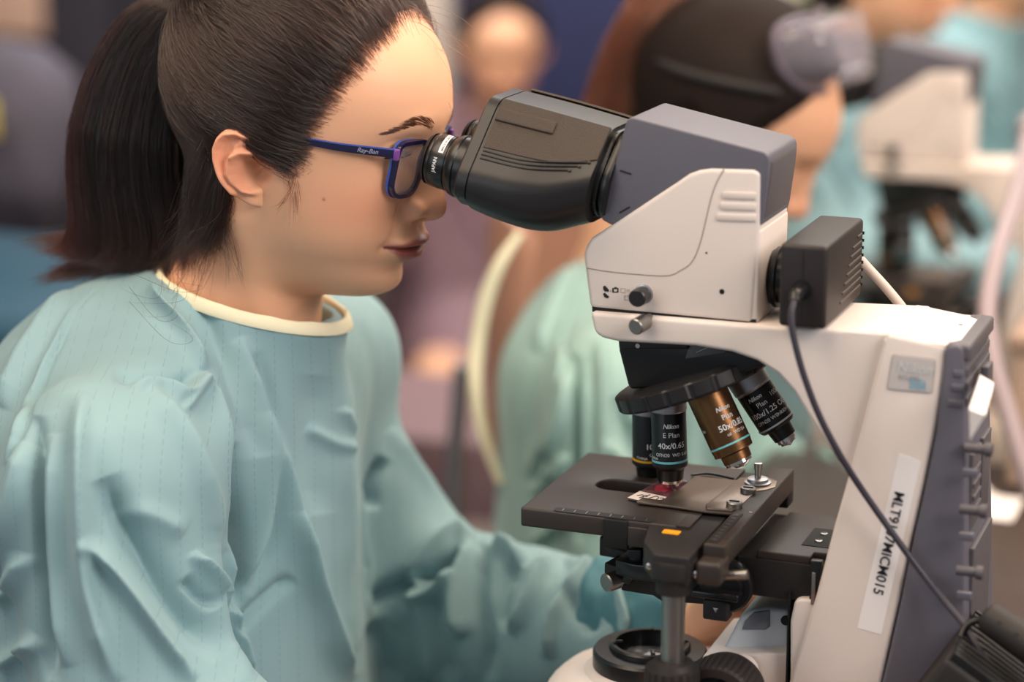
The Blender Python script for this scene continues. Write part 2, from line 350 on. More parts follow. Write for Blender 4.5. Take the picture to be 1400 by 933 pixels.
# textured shoulder panels (both sides), slightly raised
def shoulder(sg):
    ps=[]
    # shoulder plane from (wt,.0492) to (w,kink)
    def q(s,t,off):
        w=np.interp(s,[x[0] for x in st],[x[4] for x in st]); wt=np.interp(s,[x[0] for x in st],[x[5] for x in st]); kz=np.interp(s,[x[0] for x in st],[x[2] for x in st]); tp=np.interp(s,[x[0] for x in st],[x[1] for x in st])
        y=wt+(w-wt)*t; z=tp+(kz-tp)*t; nn=np.array([tp-kz,w-wt]); nn=nn/np.linalg.norm(nn); return L(s,sg*(y+nn[0]*off),z+nn[1]*off)
    return q
for sg in (-1,1):
    q=shoulder(sg); S_=np.linspace(.0392,.1125,14); Tt=np.linspace(-.02,.62,10); V=[];F=[]
    for off in (-.001,.0007):
        for s in S_:
            tt=Tt+ (0 if True else 0)
            for t in tt: V.append(q(s,t,off))
    a=len(S_);b=len(Tt)
    for i in range(a-1):
        for j in range(b-1):
            k=i*b+j; F.append([k,k+1,k+b+1,k+b]); k+=a*b; F.append([k,k+b,k+b+1,k+1])
    for i in range(a-1):
        for j in (0,b-1): k=i*b+j; F.append([k,k+b,k+b+a*b,k+a*b])
    for j in range(b-1):
        for i in (0,a-1): k=i*b+j; F.append([k,k+1,k+1+a*b,k+a*b])
    TP=obj('textured_panel',V,F,blktex,BH,ang=30)
    # raised name panel near the top
    V=[];F=[]; S2=np.linspace(.0395,.079,8); T2=np.linspace(.10,.27,5)
    for off in (0,.0019):
        for s in S2:
            for t in T2: V.append(q(s,t,off))
    a=len(S2);b=len(T2)
    for i in range(a-1):
        for j in range(b-1):
            k=i*b+j; F.append([k,k+1,k+b+1,k+b]); k+=a*b; F.append([k,k+b,k+b+1,k+1])
    for i in range(a-1):
        for j in (0,b-1): k=i*b+j; F.append([k,k+b,k+b+a*b,k+a*b])
    for j in range(b-1):
        for i in (0,a-1): k=i*b+j; F.append([k,k+1,k+1+a*b,k+a*b])
    obj('raised_panel',V,F,blktex,BH,bevel=.0009,seg=3,bang=40)
    # three grooves with small studs
    for g,t in enumerate((.66,.71,.76)):
        s1=.108-g*.005
        tube('groove',[q(.040,t,.0001),q(.07,t,.0001),q(s1,t-.01,.0001)],.0007,blks,BH,n=8)
        lathe('stud',q(s1,t-.01,.0),q(s1,t-.01,1)-q(s1,t-.01,0),[(0,.0012),(.0011,.001),(.0013,.0)],blktex,BH,n=12)
# collar between housing and slate cover
for s0,s1,ins in ((.112,.1165,.003),(.1165,.1188,.0055),(.1188,.1225,.002)):
    P_=[(a*(1-ins/.05)*.86,(b-.016)*(1-ins/.035)+.017) for a,b in sect(.0480,.020,-.0125,.050,.0245,.032)]
    V,F=loftVF([ringL(s0,P_,.008,5),ringL(s1,P_,.008,5)]); obj('joint_collar',V,F,blks,MS,ang=35,bevel=.0005)
lathe('screw',PY(690,282,-.0605)*0+L(.034,-.0612,-.010),(0,-1,0),[(0,.0007),(.0004,.0007)],deep,FP,n=12)
# --- eyepieces ---
def eyepiece(y,lab=True):
    P=L(0,y,.0018); pr_=[(.0006,.0125),(0,.0140),(.0006,.0155),(.0025,.0168),(.0040,.0172),(.0046,.0170),(.0052,.0174),(.0105,.0178),(.0150,.0178),(.0153,.0172),(.0162,.0172),(.0165,.0183),(.0185,.0196),(.0205,.0202),(.0220,.0205),(.0228,.0198),(.0290,.0198)]
    E=lathe('eyepiece',P,e1,pr_,blks,MS,n=64,ang=40,cap=True)
    lathe('eyecup',P-e1*.0018,e1,[(.0026,.0118),(0,.0128),(.0004,.0150),(.0022,.0166),(.0030,.0168)],mat('rubber',(26,24,25),.6),E,n=64,cap=False)
    lathe('lens',P,e1,[(.0024,.0),(.0012,.006),(.0022,.0115),(.003,.0118)],mat('eyepiece_lens',(40,42,58),.05,spec=1.),E,n=48,cap=False)
    # printed white sticker that wraps a quarter of the barrel
    d,u,v=frame(e1); vw=-CF; vw=vw-d*(vw@d); vw/=np.linalg.norm(vw); w=np.cross(d,vw); up_=1 if w[2]<0 else -1
    V=[];F=[]; a0,a1=(.20,1.20); n=24
    for j,s in enumerate((.0098,.0132)):
        for i in range(n+1):
            a=up_*(a0+(a1-a0)*i/n); V.append(P+e1*s+(.0178+.0003)*(vw*cos(a)-w*sin(a)))
    for i in range(n): F.append([i,i+1,n+2+i,n+1+i])
    s_=obj('printed_sticker',V,F,white,E); 
    sgn=up_
    def cyltext(t,s,ang,sz,mm,flip=1):
        V,F=textVF(t,sz,.01); W=V[:,0].max(); out=[]
        for q in V:
            a=ang+sgn*(q[0]-W/2)*flip/.0178; out.append(P+e1*(s-q[1])+(.0178+.0004)*(vw*cos(a)-w*sin(a)))
        obj('lettering',out,F,mm,E,smooth=False)
    cyltext('MADE IN JAPAN',.0126,up_*.72,.0022,darkp)
    cyltext('JAPAN',.0106,-up_*.28,.0034,whitep)
    return E
eyepiece(-.032); eyepiece(.032)
for z in (0,): lathe('screw',L(.0215,-.032-.0205,-.004),(0,-1,0),[(0,.0007),(.0004,.0007)],deep,MS,n=12)
# --- nosepiece mount under the arm ---
nm=[(845,466),(944,470),(1040,486),(1046,500),(1010,512),(930,528),(862,533),(858,526),(846,480)]
q=up(nm,-.028); NMo=prism('nosepiece_mount',q,-.028,.030,blks,MS,bevel=.0018,seg=3)
q=up([(845,464),(940,470),(940,478),(846,477)],-.031); prism('slider_block',q,-.031,.031,blk,MS,bevel=.0012)
q=PY(872,473,-.031); lathe('set_screw',(q[0],-.0305,q[2]),(0,-1,0),[(0,.0016),(.001,.0015)],satin,MS,n=16)
q=up([(944,471),(996,474),(992,482),(938,490)],-.026); prism('slot_shadow',q,-.0285,-.02,greyd,MS,bevel=.0006)
q1=PY(952,482,-.0288);q2=PY(968,475,-.0288); tube('scratch',[q1,(q1+q2)/2,q2],.0004,steel,MS,n=6)
# turret
TC=PY(946,520,0); th=radians(21); nd=np.array([sin(th),0,-cos(th)])
TC=TC-nd*.0065
prof=[(0,.030),(0,.0455),(.0012,.0500),(.0025,.0520),(.0035,.0528)]
V,F=lathe_vf(TC,nd,[(-.002,.026),(-.001,.045),(.0005,.0495),(.0015,.0512),(.0098,.0512),(.0112,.0500),(.0112,.030)],n=180)
V=np.array(V); n_=180
for j in (3,4):
    for i in range(n_):
        k=j*n_+i; c=TC+nd*((V[k]-TC)@nd); f=1-.022*(1 if (i%9)<2 else 0); V[k]=c+(V[k]-c)*f
obj('turret_ring',V,F,blk,MS,ang=25)
lathe('turret_dome',TC,nd,[(.0112,.0470),(.0122,.0460),(.0140,.030),(.0145,.0)],blkm,MS,n=96,ang=40)
# --- objectives ---
def objective(pa,pb,y0,y1,style,lines,bandc,rad,name='objective',ang0=0.0,base_ext=.016):
    A=PY(*pa,y0); B=PY(*pb,y1); Ln=np.linalg.norm(B-A); d=(B-A)/Ln; r=rad
    body,collar=(brass,None) if style=='bronze' else (blks,satin)
    if style=='bronze':
        pr_=[(-base_ext,r*.96),(0,r),(Ln*.70,r),(Ln*.72,r*.985),(Ln*.78,r*.97),(Ln*.80,r*.72),(Ln*.90,r*.70),(Ln*.905,r*.60)]
        bs=Ln*.66; tip=[(Ln*.90,r*.66),(Ln*.935,r*.66),(Ln*.94,r*.6),(Ln*.995,r*.22),(Ln,.0)]
    elif style=='oil':
        pr_=[(Ln*.20,r*.97),(Ln*.22,r*.97),(Ln*.70,r*.97),(Ln*.73,r*.88),(Ln*.735,r*.66),(Ln*.88,r*.60),(Ln*.885,r*.5)]
        bs=Ln*.665; tip=[(Ln*.88,r*.52),(Ln*.925,r*.52),(Ln*.93,r*.44),(Ln*.96,r*.42),(Ln*.965,r*.3),(Ln,.0)]
    else:
        pr_=[(Ln*.17,r*.96),(Ln*.18,r*.98),(Ln*.70,r*.98),(Ln*.715,r),(Ln*.745,r),(Ln*.775,r*.86),(Ln*.785,r*.78),(Ln*.895,r*.72),(Ln*.90,r*.66)]
        bs=Ln*.675; tip=[(Ln*.895,r*.68),(Ln*.925,r*.68),(Ln*.93,r*.56),(Ln*.97,r*.44),(Ln*.975,r*.30),(Ln,.0)]
    O_=lathe(name,A,d,pr_,body,MS,n=64,ang=32)
    if collar: lathe('mount_collar',A,d,[(-base_ext,r*.92),(0,r*.94),(0.0002,r*1.02),(Ln*.165,r*1.02),(Ln*.175,r*.98),(Ln*.2,r*.95)],collar,O_,n=64,ang=32)
    rb=r*(1.0 if style=='bronze' else .98)
    lathe('colour_band',A,d,[(bs,rb-.0002),(bs,rb+.00025),(bs+Ln*.022,rb+.00025),(bs+Ln*.022,rb-.0002)],bandc,O_,n=64,cap=False)
    lathe('front_lens_mount',A,d,tip,chrome,O_,n=48,ang=25)
    text_cyl('lettering',A,d,rb,[(t,dx*r,s*Ln,sz*r,bo,sh) for t,dx,s,sz,bo,sh in lines],A,d,rb,ang0,whitep,O_) if False else \
    text_cyl('lettering',[(t,dx*r,s*Ln,sz*r,bo,sh) for t,dx,s,sz,bo,sh in lines],A,d,rb,ang0,whitep,O_)
    return O_
objective((913,538),(917,668),0,-.0005,'std',[('Nikon',.06,.325,.36,.025,.25),('E Plan',.06,.42,.40,.0,0),('40x/0.65',.06,.535,.46,.01,0),('OFN20  WD 0.65',.10,.62,.27,.0,0),('MADE IN CHINA',-1.5,.66,.2,0,0)],cyan,.0118)
objective((888,542),(888,662),.026,.030,'std',[('10x/0.25',.55,.54,.46,.01,0),('OFN20',.35,.62,.27,0,0),('CHINA',-.5,.66,.22,0,0)],yellow,.0118)
objective((966,536),(1014,640),-.016,-.020,'bronze',[('Nikon',.32,.27,.30,.025,.25),('Plan',.36,.38,.36,.01,0),('50x/0.85',.42,.50,.42,.01,0),('oil  WD 0.4',.5,.58,.22,0,0),('LU 50x',-1.35,.44,.22,0,0)],cyan,.0135)
objective((1018,513),(1081,609),.012,.014,'oil',[('Nikon',-.30,.30,.30,.025,.25),('Plan',-.15,.40,.36,0,0),('100x',.85,.36,.36,0,0),('100x/1.25 Oil',.0,.51,.40,.01,0),('OFN20 WD 0.23',-.1,.60,.26,0,0),('MADE IN CHINA',.95,.60,.2,0,0)],greyband,.0128)
# ================= STAGE =================
ZT=.95; TH=.0128
sx0=-.0825; sx1=.062; sy0=-.068; sy1=.064
out=rpoly([(sx0,sy0),(.030,sy0),(.030,sy1),(sx0+.004,sy1)],[.004,.001,.004,.006])
# stage plate with a long slotted opening, built as a ring of quads around the slot
slot=[]  # stadium slot: seen at left end px (804,662); runs right to the optical axis
s0=PZ(816,660,ZT)[0]; ysl=0.000
rad=.0115
for a in np.linspace(pi/2,3*pi/2,15): slot.append((s0+rad*1.0+rad*cos(a)*1.0, ysl+rad*sin(a)))
for a in np.linspace(-pi/2,pi/2,15): slot.append((.012+rad*cos(a), ysl+rad*sin(a)))
slot=np.array(slot); cen=np.array([(sx0+.03)/2+.0,0.0])
def ray_rect(c,d,x0,x1,y0,y1):
    t=[]
    if d[0]>1e-9:t.append((x1-c[0])/d[0])
    if d[0]<-1e-9:t.append((x0-c[0])/d[0])
    if d[1]>1e-9:t.append((y1-c[1])/d[1])
    if d[1]<-1e-9:t.append((y0-c[1])/d[1])
    return c+d*min(t)
# dense angles incl. corners
cs=np.array([(s0+.012-.012)*1+ (s0+.035-s0),0]); cen=np.array([(s0+.012)/2+.006,0.])
angs=sorted(set([math.atan2(y-cen[1],x-cen[0]) for x,y in slot]+[math.atan2(y-cen[1],x-cen[0]) for x in (sx0,.03) for y in (sy0,sy1)]))
def ray_slot(d):
    best=None; n=len(slot)
    for i in range(n):
        a=slot[i]-cen; b=slot[(i+1)%n]-cen; M_=np.array([[d[0],-(b-a)[0]],[d[1],-(b-a)[1]]]); 
        det=np.linalg.det(M_)
        if abs(det)<1e-12: continue
        t,u=np.linalg.solve(M_,a)
        if t>0 and -1e-6<=u<=1+1e-6: best=t if best is None else max(best,t)
    return cen+d*best
inn=[];ou=[]
for a in angs:
    d=np.array([cos(a),sin(a)]); inn.append(ray_slot(d)); ou.append(ray_rect(cen,d,sx0,.03,sy0,sy1))
n=len(angs); V=[];F=[]
for z in (ZT,ZT-TH):
    V+=[(p[0],p[1],z) for p in inn]; V+=[(p[0],p[1],z) for p in ou]
for i in range(n):
    j=(i+1)%n; F.append([i,j,n+j,n+i]); F.append([2*n+i,3*n+i,3*n+j,2*n+j]); F.append([n+i,n+j,3*n+j,3*n+i]); F.append([i,2*n+i,2*n+j,j])
ST=obj('stage_plate',V,F,stagem,MS,bevel=.0016,seg=3,bang=50)
box('slot_floor',(s0-.003,-.014,ZT-TH+.0005),(.029,.014,ZT-TH+.002),deep,ST,bevel=0)
# lighter inlaid surface of the rear half where the slide holder sits
PL=zslab('top_inlay',[(.022,-.068),(.0305,-.068),(.0305,.064),(.022,.064)],ZT-.002,ZT+.0002,stagem,ST,bevel=0)
# dark clamp strap on the near edge, and its lower block
a=PY(825,712,-.0685);b=PY(858,748,-.0685); box('strap_block',(a[0],-.0695,ZT-.0195),(b[0],-.062,ZT-.0005),deep,ST,bevel=.0008)
a=PY(858,716,-.0685);b=PY(889,748,-.0685); box('edge_block',(a[0],-.0690,ZT-.0170),(b[0],-.055,ZT-.004),stagem,ST,bevel=.0008)
# engraved scale strip along the near edge
q0=PZ(758,696,ZT+.0003);q1=PZ(897,712,ZT+.0003)
zslab('scale_strip',rpoly([(q0[0],sy0+.0005),(q1[0],sy0+.0005),(q1[0],sy0+.008),(q0[0],sy0+.008)],.003),ZT-.001,ZT+.0004,blkm,ST,bevel=0)
for k in range(8):
    x=q0[0]+.006+k*(q1[0]-q0[0]-.012)/7; box('scale_tick',(x-.0002,sy0+.002,ZT+.0003),(x+.0002,sy0+.006,ZT+.0006),satin,ST,bevel=0)
# --- carriage (corner block with the yellow mark) ---
YN=-.112
blkp=[(.004,-.0700),(.0265,YN-.012),(.050,YN-.012),(.050,.060),(.0305,.060),(.0305,-.066),(.018,-.066)]
CB=zslab('carriage',[(.0040,-.068),(.0110,-.1000),(.0235,-.120),(.0460,-.120),(.0460,.062),(.0302,.062),(.0302,-.068)],ZT-.019,ZT-.0012,blkm,MS,bevel=.0012)
q=PZ(918,726,ZT); zslab('orange_mark',rpoly([(q[0]-.0055,q[1]-.0035),(q[0]+.0055,q[1]-.0035),(q[0]+.0055,q[1]+.0035),(q[0]-.0055,q[1]+.0035)],.0012),ZT-.003,ZT-.0007,mat('orange_mark',(240,160,20),.5),CB,bevel=0)
# --- guide rail running front to back along the stage ---
g=[PZ(1096,648,ZT+.006),PZ(1078,643,ZT+.006),PZ(948,748,ZT+.006),PZ(985,765,ZT+.006)]
gx0,gx1=.0525,.0675
RL=box('guide_rail',(.0500,-.104,ZT-.012),(.0640,.066,ZT+.0035),stagem,MS,bevel=.0012,seg=3)
box('rail_end',(.0505,.050,ZT-.020),(.0640,.066,ZT-.010),blkm,RL,bevel=.001)
box('rail_nose',(.0490,-.117,ZT-.019),(.0650,-.096,ZT-.004),stagem,RL,bevel=.003,seg=4)
sc=zslab('rail_scale',rpoly([(.0515,-.100),(.0580,-.100),(.0580,-.040),(.0515,-.050)],.0025),ZT+.003,ZT+.0040,blkm,RL,bevel=0)
for k in range(9):
    y=-.095+k*.0062; box('scale_tick',(.0530,y-.0002,ZT+.0038),(.0560,y+.0002,ZT+.0042),satin,RL,bevel=0)
lathe('screw',(.0610,-.035,ZT+.0033),(0,0,1),[(0,.0011),(.0004,.0011)],steel,RL,n=14)
lathe('screw',(.0610,-.090,ZT+.0033),(0,0,1),[(0,.0009),(.0004,.0009)],deep,RL,n=14)
# --- specimen holder plate ---
z0=ZT+.0008; z1=ZT+.0026
def zp(*l): return [tuple(PZ(a,b,z1)[:2]) for a,b in l]
hpz=zp((870,686),(878,680),(905,684),(940,660),(950,651),(1013,657),(1035,655),(1050,656),(1063,662),(1060,670),(1048,674),(1036,675),(1012,697),(1000,702),(965,699),(920,692))
SHo=zslab('specimen_holder',hpz,z0,z1,mat('holder_steel',(120,106,96),.48,1.,bump=.2,bscale=700),MS,bevel=.0005,seg=2)
hq=zp((965,693),(1011,656),(1035,655),(1050,656),(1063,661),(1060,669),(1046,673),(1034,674),(1010,697),(1000,701),(966,698))
zslab('holder_arm',hq,z1-.0002,z1+.0016,mat('holder_steel2',(140,126,116),.42,1.),SHo,bevel=.0006,seg=2)
for (x,y) in ((1023,673),(1004,692)):
    q=PZ(x,y,z1+.0016); tn=lathe('thumb_screw',(q[0],q[1],z1+.001),(0,0,1),[(0,.0052),(.0030,.0052),(.0036,.0046),(.0036,.0)],bsteel,SHo,n=40,ang=20)
    box('screw_slot',(q[0]-.0032,q[1]-.0004,z1+.0040),(q[0]+.0032,q[1]+.0004,z1+.0052),deep,SHo,bevel=0)
q=PZ(1036,661,z1+.0016); lathe('pivot_washer',(q[0],q[1],z1+.001),(0,0,1),[(0,.0088),(.0018,.0088),(.0022,.007),(.004,.0068),(.0045,.0055),(.0045,0)],satin,SHo,n=44,ang=25)
lathe('pivot_pin',(q[0],q[1],z1+.005),(0,0,1),[(0,.0022),(.006,.0022),(.0062,.0028),(.0105,.0028),(.0108,.002),(.0108,0)],steel,SHo,n=24)
# curved spring arc behind the slide
tube('spring_arc',[PZ(*p,ZT+.0015) for p in ((945,650),(965,648),(985,651),(1003,655))],.0009,blks,SHo,n=8)
# --- stage carrier: black block behind/below the rail ---
CA=box('stage_carrier',(.0530,-.036,.8985),(.1165,.056,.9240),blkm,MS,bevel=.0012)
CA2=zslab('carrier_top',[(.0660,-.036),(.1010,-.036),(.1010,-.026),(.1170,-.026),(.1170,.030),(.1090,.030),(.1090,.048),(.0660,.048)],.9235,.9290,stagem,MS,bevel=.0010)
box('carrier_recess',(.0900,-.016,.9285),(.1080,.020,.9294),deep,CA2,bevel=0)
for y in (-.006,.009): lathe('screw',(.099,y,.9290),(0,0,1),[(0,.0026),(.0012,.0024),(.0013,.0012),(.0006,.001),(.0006,0)],steel,CA2,n=20)
for k in range(4): box('carrier_fin',(.1160,-.030+k*.014,.8980),(.1215,-.024+k*.014,.9280),blkm,MS,bevel=.0006)
box('focus_slide',(.1020,-.041,.897),(.1095,-.036,.9285),blks,MS,bevel=.0006)
box('slide_guide',(.1035,-.0425,.8995),(.1060,-.0405,.921),bsteel,MS,bevel=.0003)
box('carrier_foot',(.045,-.030,.8960),(.1030,.040,.9100),blkm,MS,bevel=.001)
# condenser carrier below the stage
zslab('condenser_arm',[(-.045,-.020),(.060,-.030),(.10,-.030),(.10,.030),(-.045,.020)],.9060,.9190,blkm,MS,bevel=.0012)
lathe('condenser',(-.002,0,.9300),(0,0,-1),[(-.006,.026),(.004,.030),(.012,.030),(.014,.024),(.022,.022),(.030,.020),(.031,.0)],blks,MS,n=64)
lathe('condenser_lens',(-.002,0,.9365),(0,0,-1),[(0,.0),(.0005,.008),(.002,.014),(.003,.02)],glass,MS,n=48,cap=False)
# curved lever ring with aperture handle at the front
tube('aperture_ring',[(-.005+.042*cos(a),.042*sin(a)*.8,.9135) for a in np.linspace(radians(150),radians(262),10)],.0028,blkm,MS,n=10,sub=3)
q=PY(836,797,-.050); lathe('centring_knob',(q[0]+.005,-.044,q[2]+.002),(-.5,-.85,-.05),[(0,.0042),(.004,.0042),(.004,.0062),(.013,.0062),(.0138,.0054),(.0138,0)],bsteel,MS,n=36)
lathe('knob_stem',(q[0]+.008,-.040,q[2]+.002),(.5,.85,.05),[(-.004,.0028),(.025,.0028)],blks,MS,n=16)
zslab('fork',[tuple(p) for p in [(-.034,-.042),(-.022,-.048),(-.010,-.040),(-.012,-.020),(-.030,-.022)]],.9020,.9100,blkm,MS,bevel=.001)
zslab('bracket',[(-.022,-.055),(-.008,-.060),(.020,-.058),(.030,-.030),(-.020,-.030)],.9075,.9180,blks,MS,bevel=.001)
# diagonal leg and lower rail of the bracket
pprism('lower_rail',[(842,778),(905,786),(905,775),(1010,785),(1010,830),(905,823),(893,815),(850,808)],-.040,.012,blkm,MS,bevel=.0008)
pprism('hook_arm',[(856,752),(876,752),(876,776),(860,800),(848,796),(862,772)],-.052,.010,blks,MS,bevel=.0008)
# stage clamp lever (metal) and round hub with handle
q=PY(955,786,-.10); tube('clamp_lever',[PY(948,786,-.098),PY(985,787,-.098),PY(1022,786,-.098)],[.0024,.0028,.0030],bsteel,MS,n=16)
q=PY(990,803,-.046); lathe('hub',(q[0],-.040,q[2]),(0,-1,0),[(0,.018),(.004,.018),(.005,.0165),(.005,.012),(.008,.011),(.008,0)],blks,MS,n=48)
box('hub_handle',(q[0]-.019,-.056,q[2]-.006),(q[0]+.012,-.040,q[2]-.001),blks,MS,bevel=.0015)
q=PY(981,831,-.046); box('hub_foot',(q[0]-.009,-.050,q[2]-.008),(q[0]+.008,-.038,q[2]+.006),blkm,MS,bevel=.002)
lathe('arrow_mark',(q[0],-.0505,q[2]),(0,-1,0),[(0,.0022),(.0006,.0)],satin,MS,n=3)
# --- stage drive: pinion with steel rod and knurled knobs ---
RX=.0338; RYy=-.110
lathe('rod_bracket',(RX,RYy,ZT-.006),(0,0,-1),[(0,.0140),(.002,.0145),(.0105,.0140),(.0110,.0115),(.013,.0112),(.0215,.0108),(.022,.009)],blkm,MS,n=48)
for (px_,py_) in ((887,775),(895,777),(951,786)):
    q=PY(px_,py_,-.115); lathe('screw',(q[0],-.112,q[2]),(0,-1,0),[(0,.0020),(.003,.0020),(.0034,.0012)],steel,MS,n=16)
lathe('steel_rod',(RX,RYy,.9290),(0,0,-1),[(0,.0072),(.060,.0072)],bsteel,MS,n=48)
V,F=lathe_vf((RX,RYy,.874),(0,0,-1),[(-.004,.0085),(-.003,.0125),(0,.0140),(.0005,.0165),(.003,.0172),(.030,.0172),(.031,.0150)],n=120)
V=np.array(V)
for j in (4,5):
    for i in range(120):
        k=j*120+i
        if i%6<2: c=np.array([RX,RYy,V[k][2]]); V[k]=c+(V[k]-c)*.95
obj('stage_knob',V,F,blkm,MS,ang=22)
# --- base with field lens ---
ZB=.822
def ov(cx,cy,rx,ry,n=48,p=2.6): return [(cx+rx*math.copysign(abs(cos(a))**(2/p),cos(a)),cy+ry*math.copysign(abs(sin(a))**(2/p),sin(a))) for a in np.linspace(0,2*pi,n,endpoint=False)]
rings=[]
for z,dx in ((.752,0),(.760,-.002),(.800,.004),(.812,.010),(.819,.018),(.8225,.030)):
    rings.append([(x,y,z) for x,y in ov(.058,0,.150-dx,.084-dx)])
V,F=loftVF(rings); BS=obj('base',V,F,cream,MS,ang=40)
lathe('lens_turret',(-.015,0,.812),(0,0,1),[(0,.047),(.010,.045),(.014,.040)],cream,MS,n=64,ang=50)
FL=lathe('field_lens_ring',(-.015,0,.826),(0,0,1),[(-.006,.0385),(.010,.0385),(.0118,.0370),(.0122,.0275),(.0150,.0272),(.0162,.0262),(.0162,.0235),(.0105,.0225),(.004,.021),(.004,0)],blks,MS,n=72,ang=28)
lathe('field_lens',(-.015,0,.8305),(0,0,1),[(0,.021),(.003,.017),(.0055,.009),(.006,0)],glass,FL,n=48,cap=False)
for a in (0.4,1.8,3.6,5.1): 
    c=np.array([-.015+.0245*cos(a),.0245*sin(a),.842]); tube('ring_lug',[c+np.array([0,0,-.006]),c,c+np.array([-.006*cos(a),-.006*sin(a),.001])],.0016,blks,FL,n=8)
# small lever near the ring
tube('diaphragm_lever',[(-.004,-.030,.8395),(.000,-.040,.840),(.004,-.047,.8385)],.0022,bsteel,MS,n=10)
# focus knobs (coarse + fine) on both sides, axis along Y
kx,kz=.0760,.8480
KP=PY(992,950,-.098)
def focus(sg):
    c=(KP[0]-.006,sg*.068,KP[2]-.008)
    V,F=lathe_vf(c,(0,sg,0),[(0,.024),(.006,.0255),(.008,.0262),(.030,.0262),(.0325,.0245),(.0325,.019),(.0290,.0185),(.029,.0)],n=160)
    V=np.array(V)
    for j in (2,3):
        for i in range(160):
            if i%4<2: k=j*160+i; cc=np.array([c[0],V[k][1],c[2]]); V[k]=cc+(V[k]-cc)*.972
    kn=obj('coarse_focus_knob',V,F,blkm,MS,ang=22)
    for k in range(6):
        a=k*pi/3+.3; cc=(c[0]+.0125*cos(a),c[1]+sg*.0288,c[2]+.0125*sin(a)); lathe('finger_dimple',cc,(0,sg,0),[(0,.0046),(.0012,.0042),(.0002,.0)],blks,kn,n=24)
    lathe('fine_focus_knob',(c[0],c[1]+sg*.028,c[2]),(0,sg,0),[(0,.010),(.014,.010),(.0155,.0085),(.0155,0)],blkm,MS,n=48)
    lathe('focus_hub',(c[0],sg*.036,c[2]),(0,sg,0),[(0,.011),(.033,.010)],cream,MS,n=48)
focus(-1); focus(1)
# cream blocks of the lower body
pprism('focus_housing',[(1086,822),(1094,820),(1125,820),(1140,815),(1140,1010),(1080,1010),(1080,850)],-.042,.078,cream,MS,bevel=.0022,seg=4)
pprism('lamp_housing',[(1012,843),(1024,834),(1048,832),(1079,836),(1079,905),(985,905),(990,885)],-.020,.060,mat('cool_plastic',(206,206,210),.4,bump=.1,bscale=900),MS,bevel=.003,seg=4)
pprism('housing_window',[(1030,838),(1052,835),(1052,858),(1046,862),(1014,862),(1018,850)],-.0212,.002,mat('smoked_plastic',(120,122,130),.2),MS,bevel=.0008)
q=PY(1074,849,-.0208); lathe('screw_hole',(q[0],-.0212,q[2]),(0,1,0),[(0,.0032),(.003,.0032)],deep,MS,n=24)
pprism('lower_ledge',[(960,897),(1080,893),(1080,1010),(955,1010)],-.034,.074,cream,MS,bevel=.002,seg=4)
box('shadow_gap',(PY(1079,850,-.040)[0]-.0012,-.040,.84),(PY(1079,850,-.040)[0],.03,.905),deep,MS,bevel=0)
# ================= camera box behind the head =================
bx0,bx1=.0790,.1085; by0,by1=-.050,.050; bz0,bz1=1.0800,1.1316
CBX=empty('camera_box',(.094,0,bz0),'black boxy module with ribbed end and thin dark cable, plugged into the microscope head','camera module')
mw=mat('box_black',(36,30,29),.5,bump=.15,bscale=900); mw2=mat('box_back',(70,64,56),.42,bump=.1,bscale=900)
box('casing',(bx0,by0,bz0),(bx1,by1,bz1),mw,CBX,bevel=.0030,seg=4)
box('casing_seam',((bx0+bx1)/2-.0003,by0-.0002,bz0+.004),((bx0+bx1)/2+.0003,by0+.002,bz1-.004),deep,CBX,bevel=0)
for k in range(8):
    z=bz0+.0085+k*.0048; ya=by1-.062+k*.0052
    if k==7: ya=by1-.018
    tube('cooling_rib',[(bx1-.0002,by1-.006,z),(bx1-.0001,(ya+by1)/2,z),(bx1-.0002,ya,z)],.0009,mw2,CBX,n=8)
    box('vent_hole',(bx1-.001,by1-.0045,z-.0008),(bx1+.0012,by1-.003,z+.0010),deep,CBX,bevel=0)
q=PX(1052,385,.062); lathe('port_tube',(.050,0,1.0995),(1,0,0),[(0,.0150),(.0135,.0175),(.0150,.0195),(.0175,.0195),(.0180,.0165),(.030,.0160)],blks,CBX,n=56)
# cable with strain relief
c0=PY(1097,396,by0); 
lathe('cable_gland',(c0[0],by0+.001,c0[2]),(0,-1,0),[(0,.0068),(.0015,.0062),(.0016,.0045)],blks,CBX,n=32)
tube('strain_relief',[(c0[0],by0,c0[2]),(c0[0]-.001,by0-.010,c0[2]-.001),tuple(PY(1086,414,by0-.016))],[.0046,.0042,.0030],blks,CBX,n=18)
ck=[(1086,412,-.066),(1082,430,-.070),(1085,460,-.072),(1098,510,-.072),(1120,568,-.070),(1148,622,-.066),(1180,672,-.060),(1215,722,-.057),(1250,770,-.056),(1285,815,-.060),(1318,855,-.070),(1340,890,-.080),(1360,925,-.085),(1380,970,-.09)]
tube('cable',[tuple(PY(a,b,c)) for a,b,c in ck],.0021,cable_d,CBX,n=14,sub=8)
# white cable behind
wc=empty('white_cable',tuple(PY(1186,365,.060)),'thick off-white cable slanting down behind the black module','cable')
tube('cable_jacket',[(.090,.056,1.118),tuple(PY(1186,366,.066)),tuple(PY(1215,398,.062)),tuple(PY(1242,432,.060)),(.165,.068,1.03),(.150,.075,.95),(.145,.09,.85),(.145,.12,.757)],.0032,cable_w,wc,n=14)
tube('plug',[(.094,.0495,1.118),(.092,.056,1.118)],.0045,cable_w,wc,n=14,smooth_path=False)
# ================= black power supply at lower right =================
PS=empty('power_supply',tuple(PX(1360,960,.26)*1.0),'black finned power supply with round black plug behind the microscope base','power supply')
P0=PX(1320,940,.206)
fo=PD(1365,905,1.36)
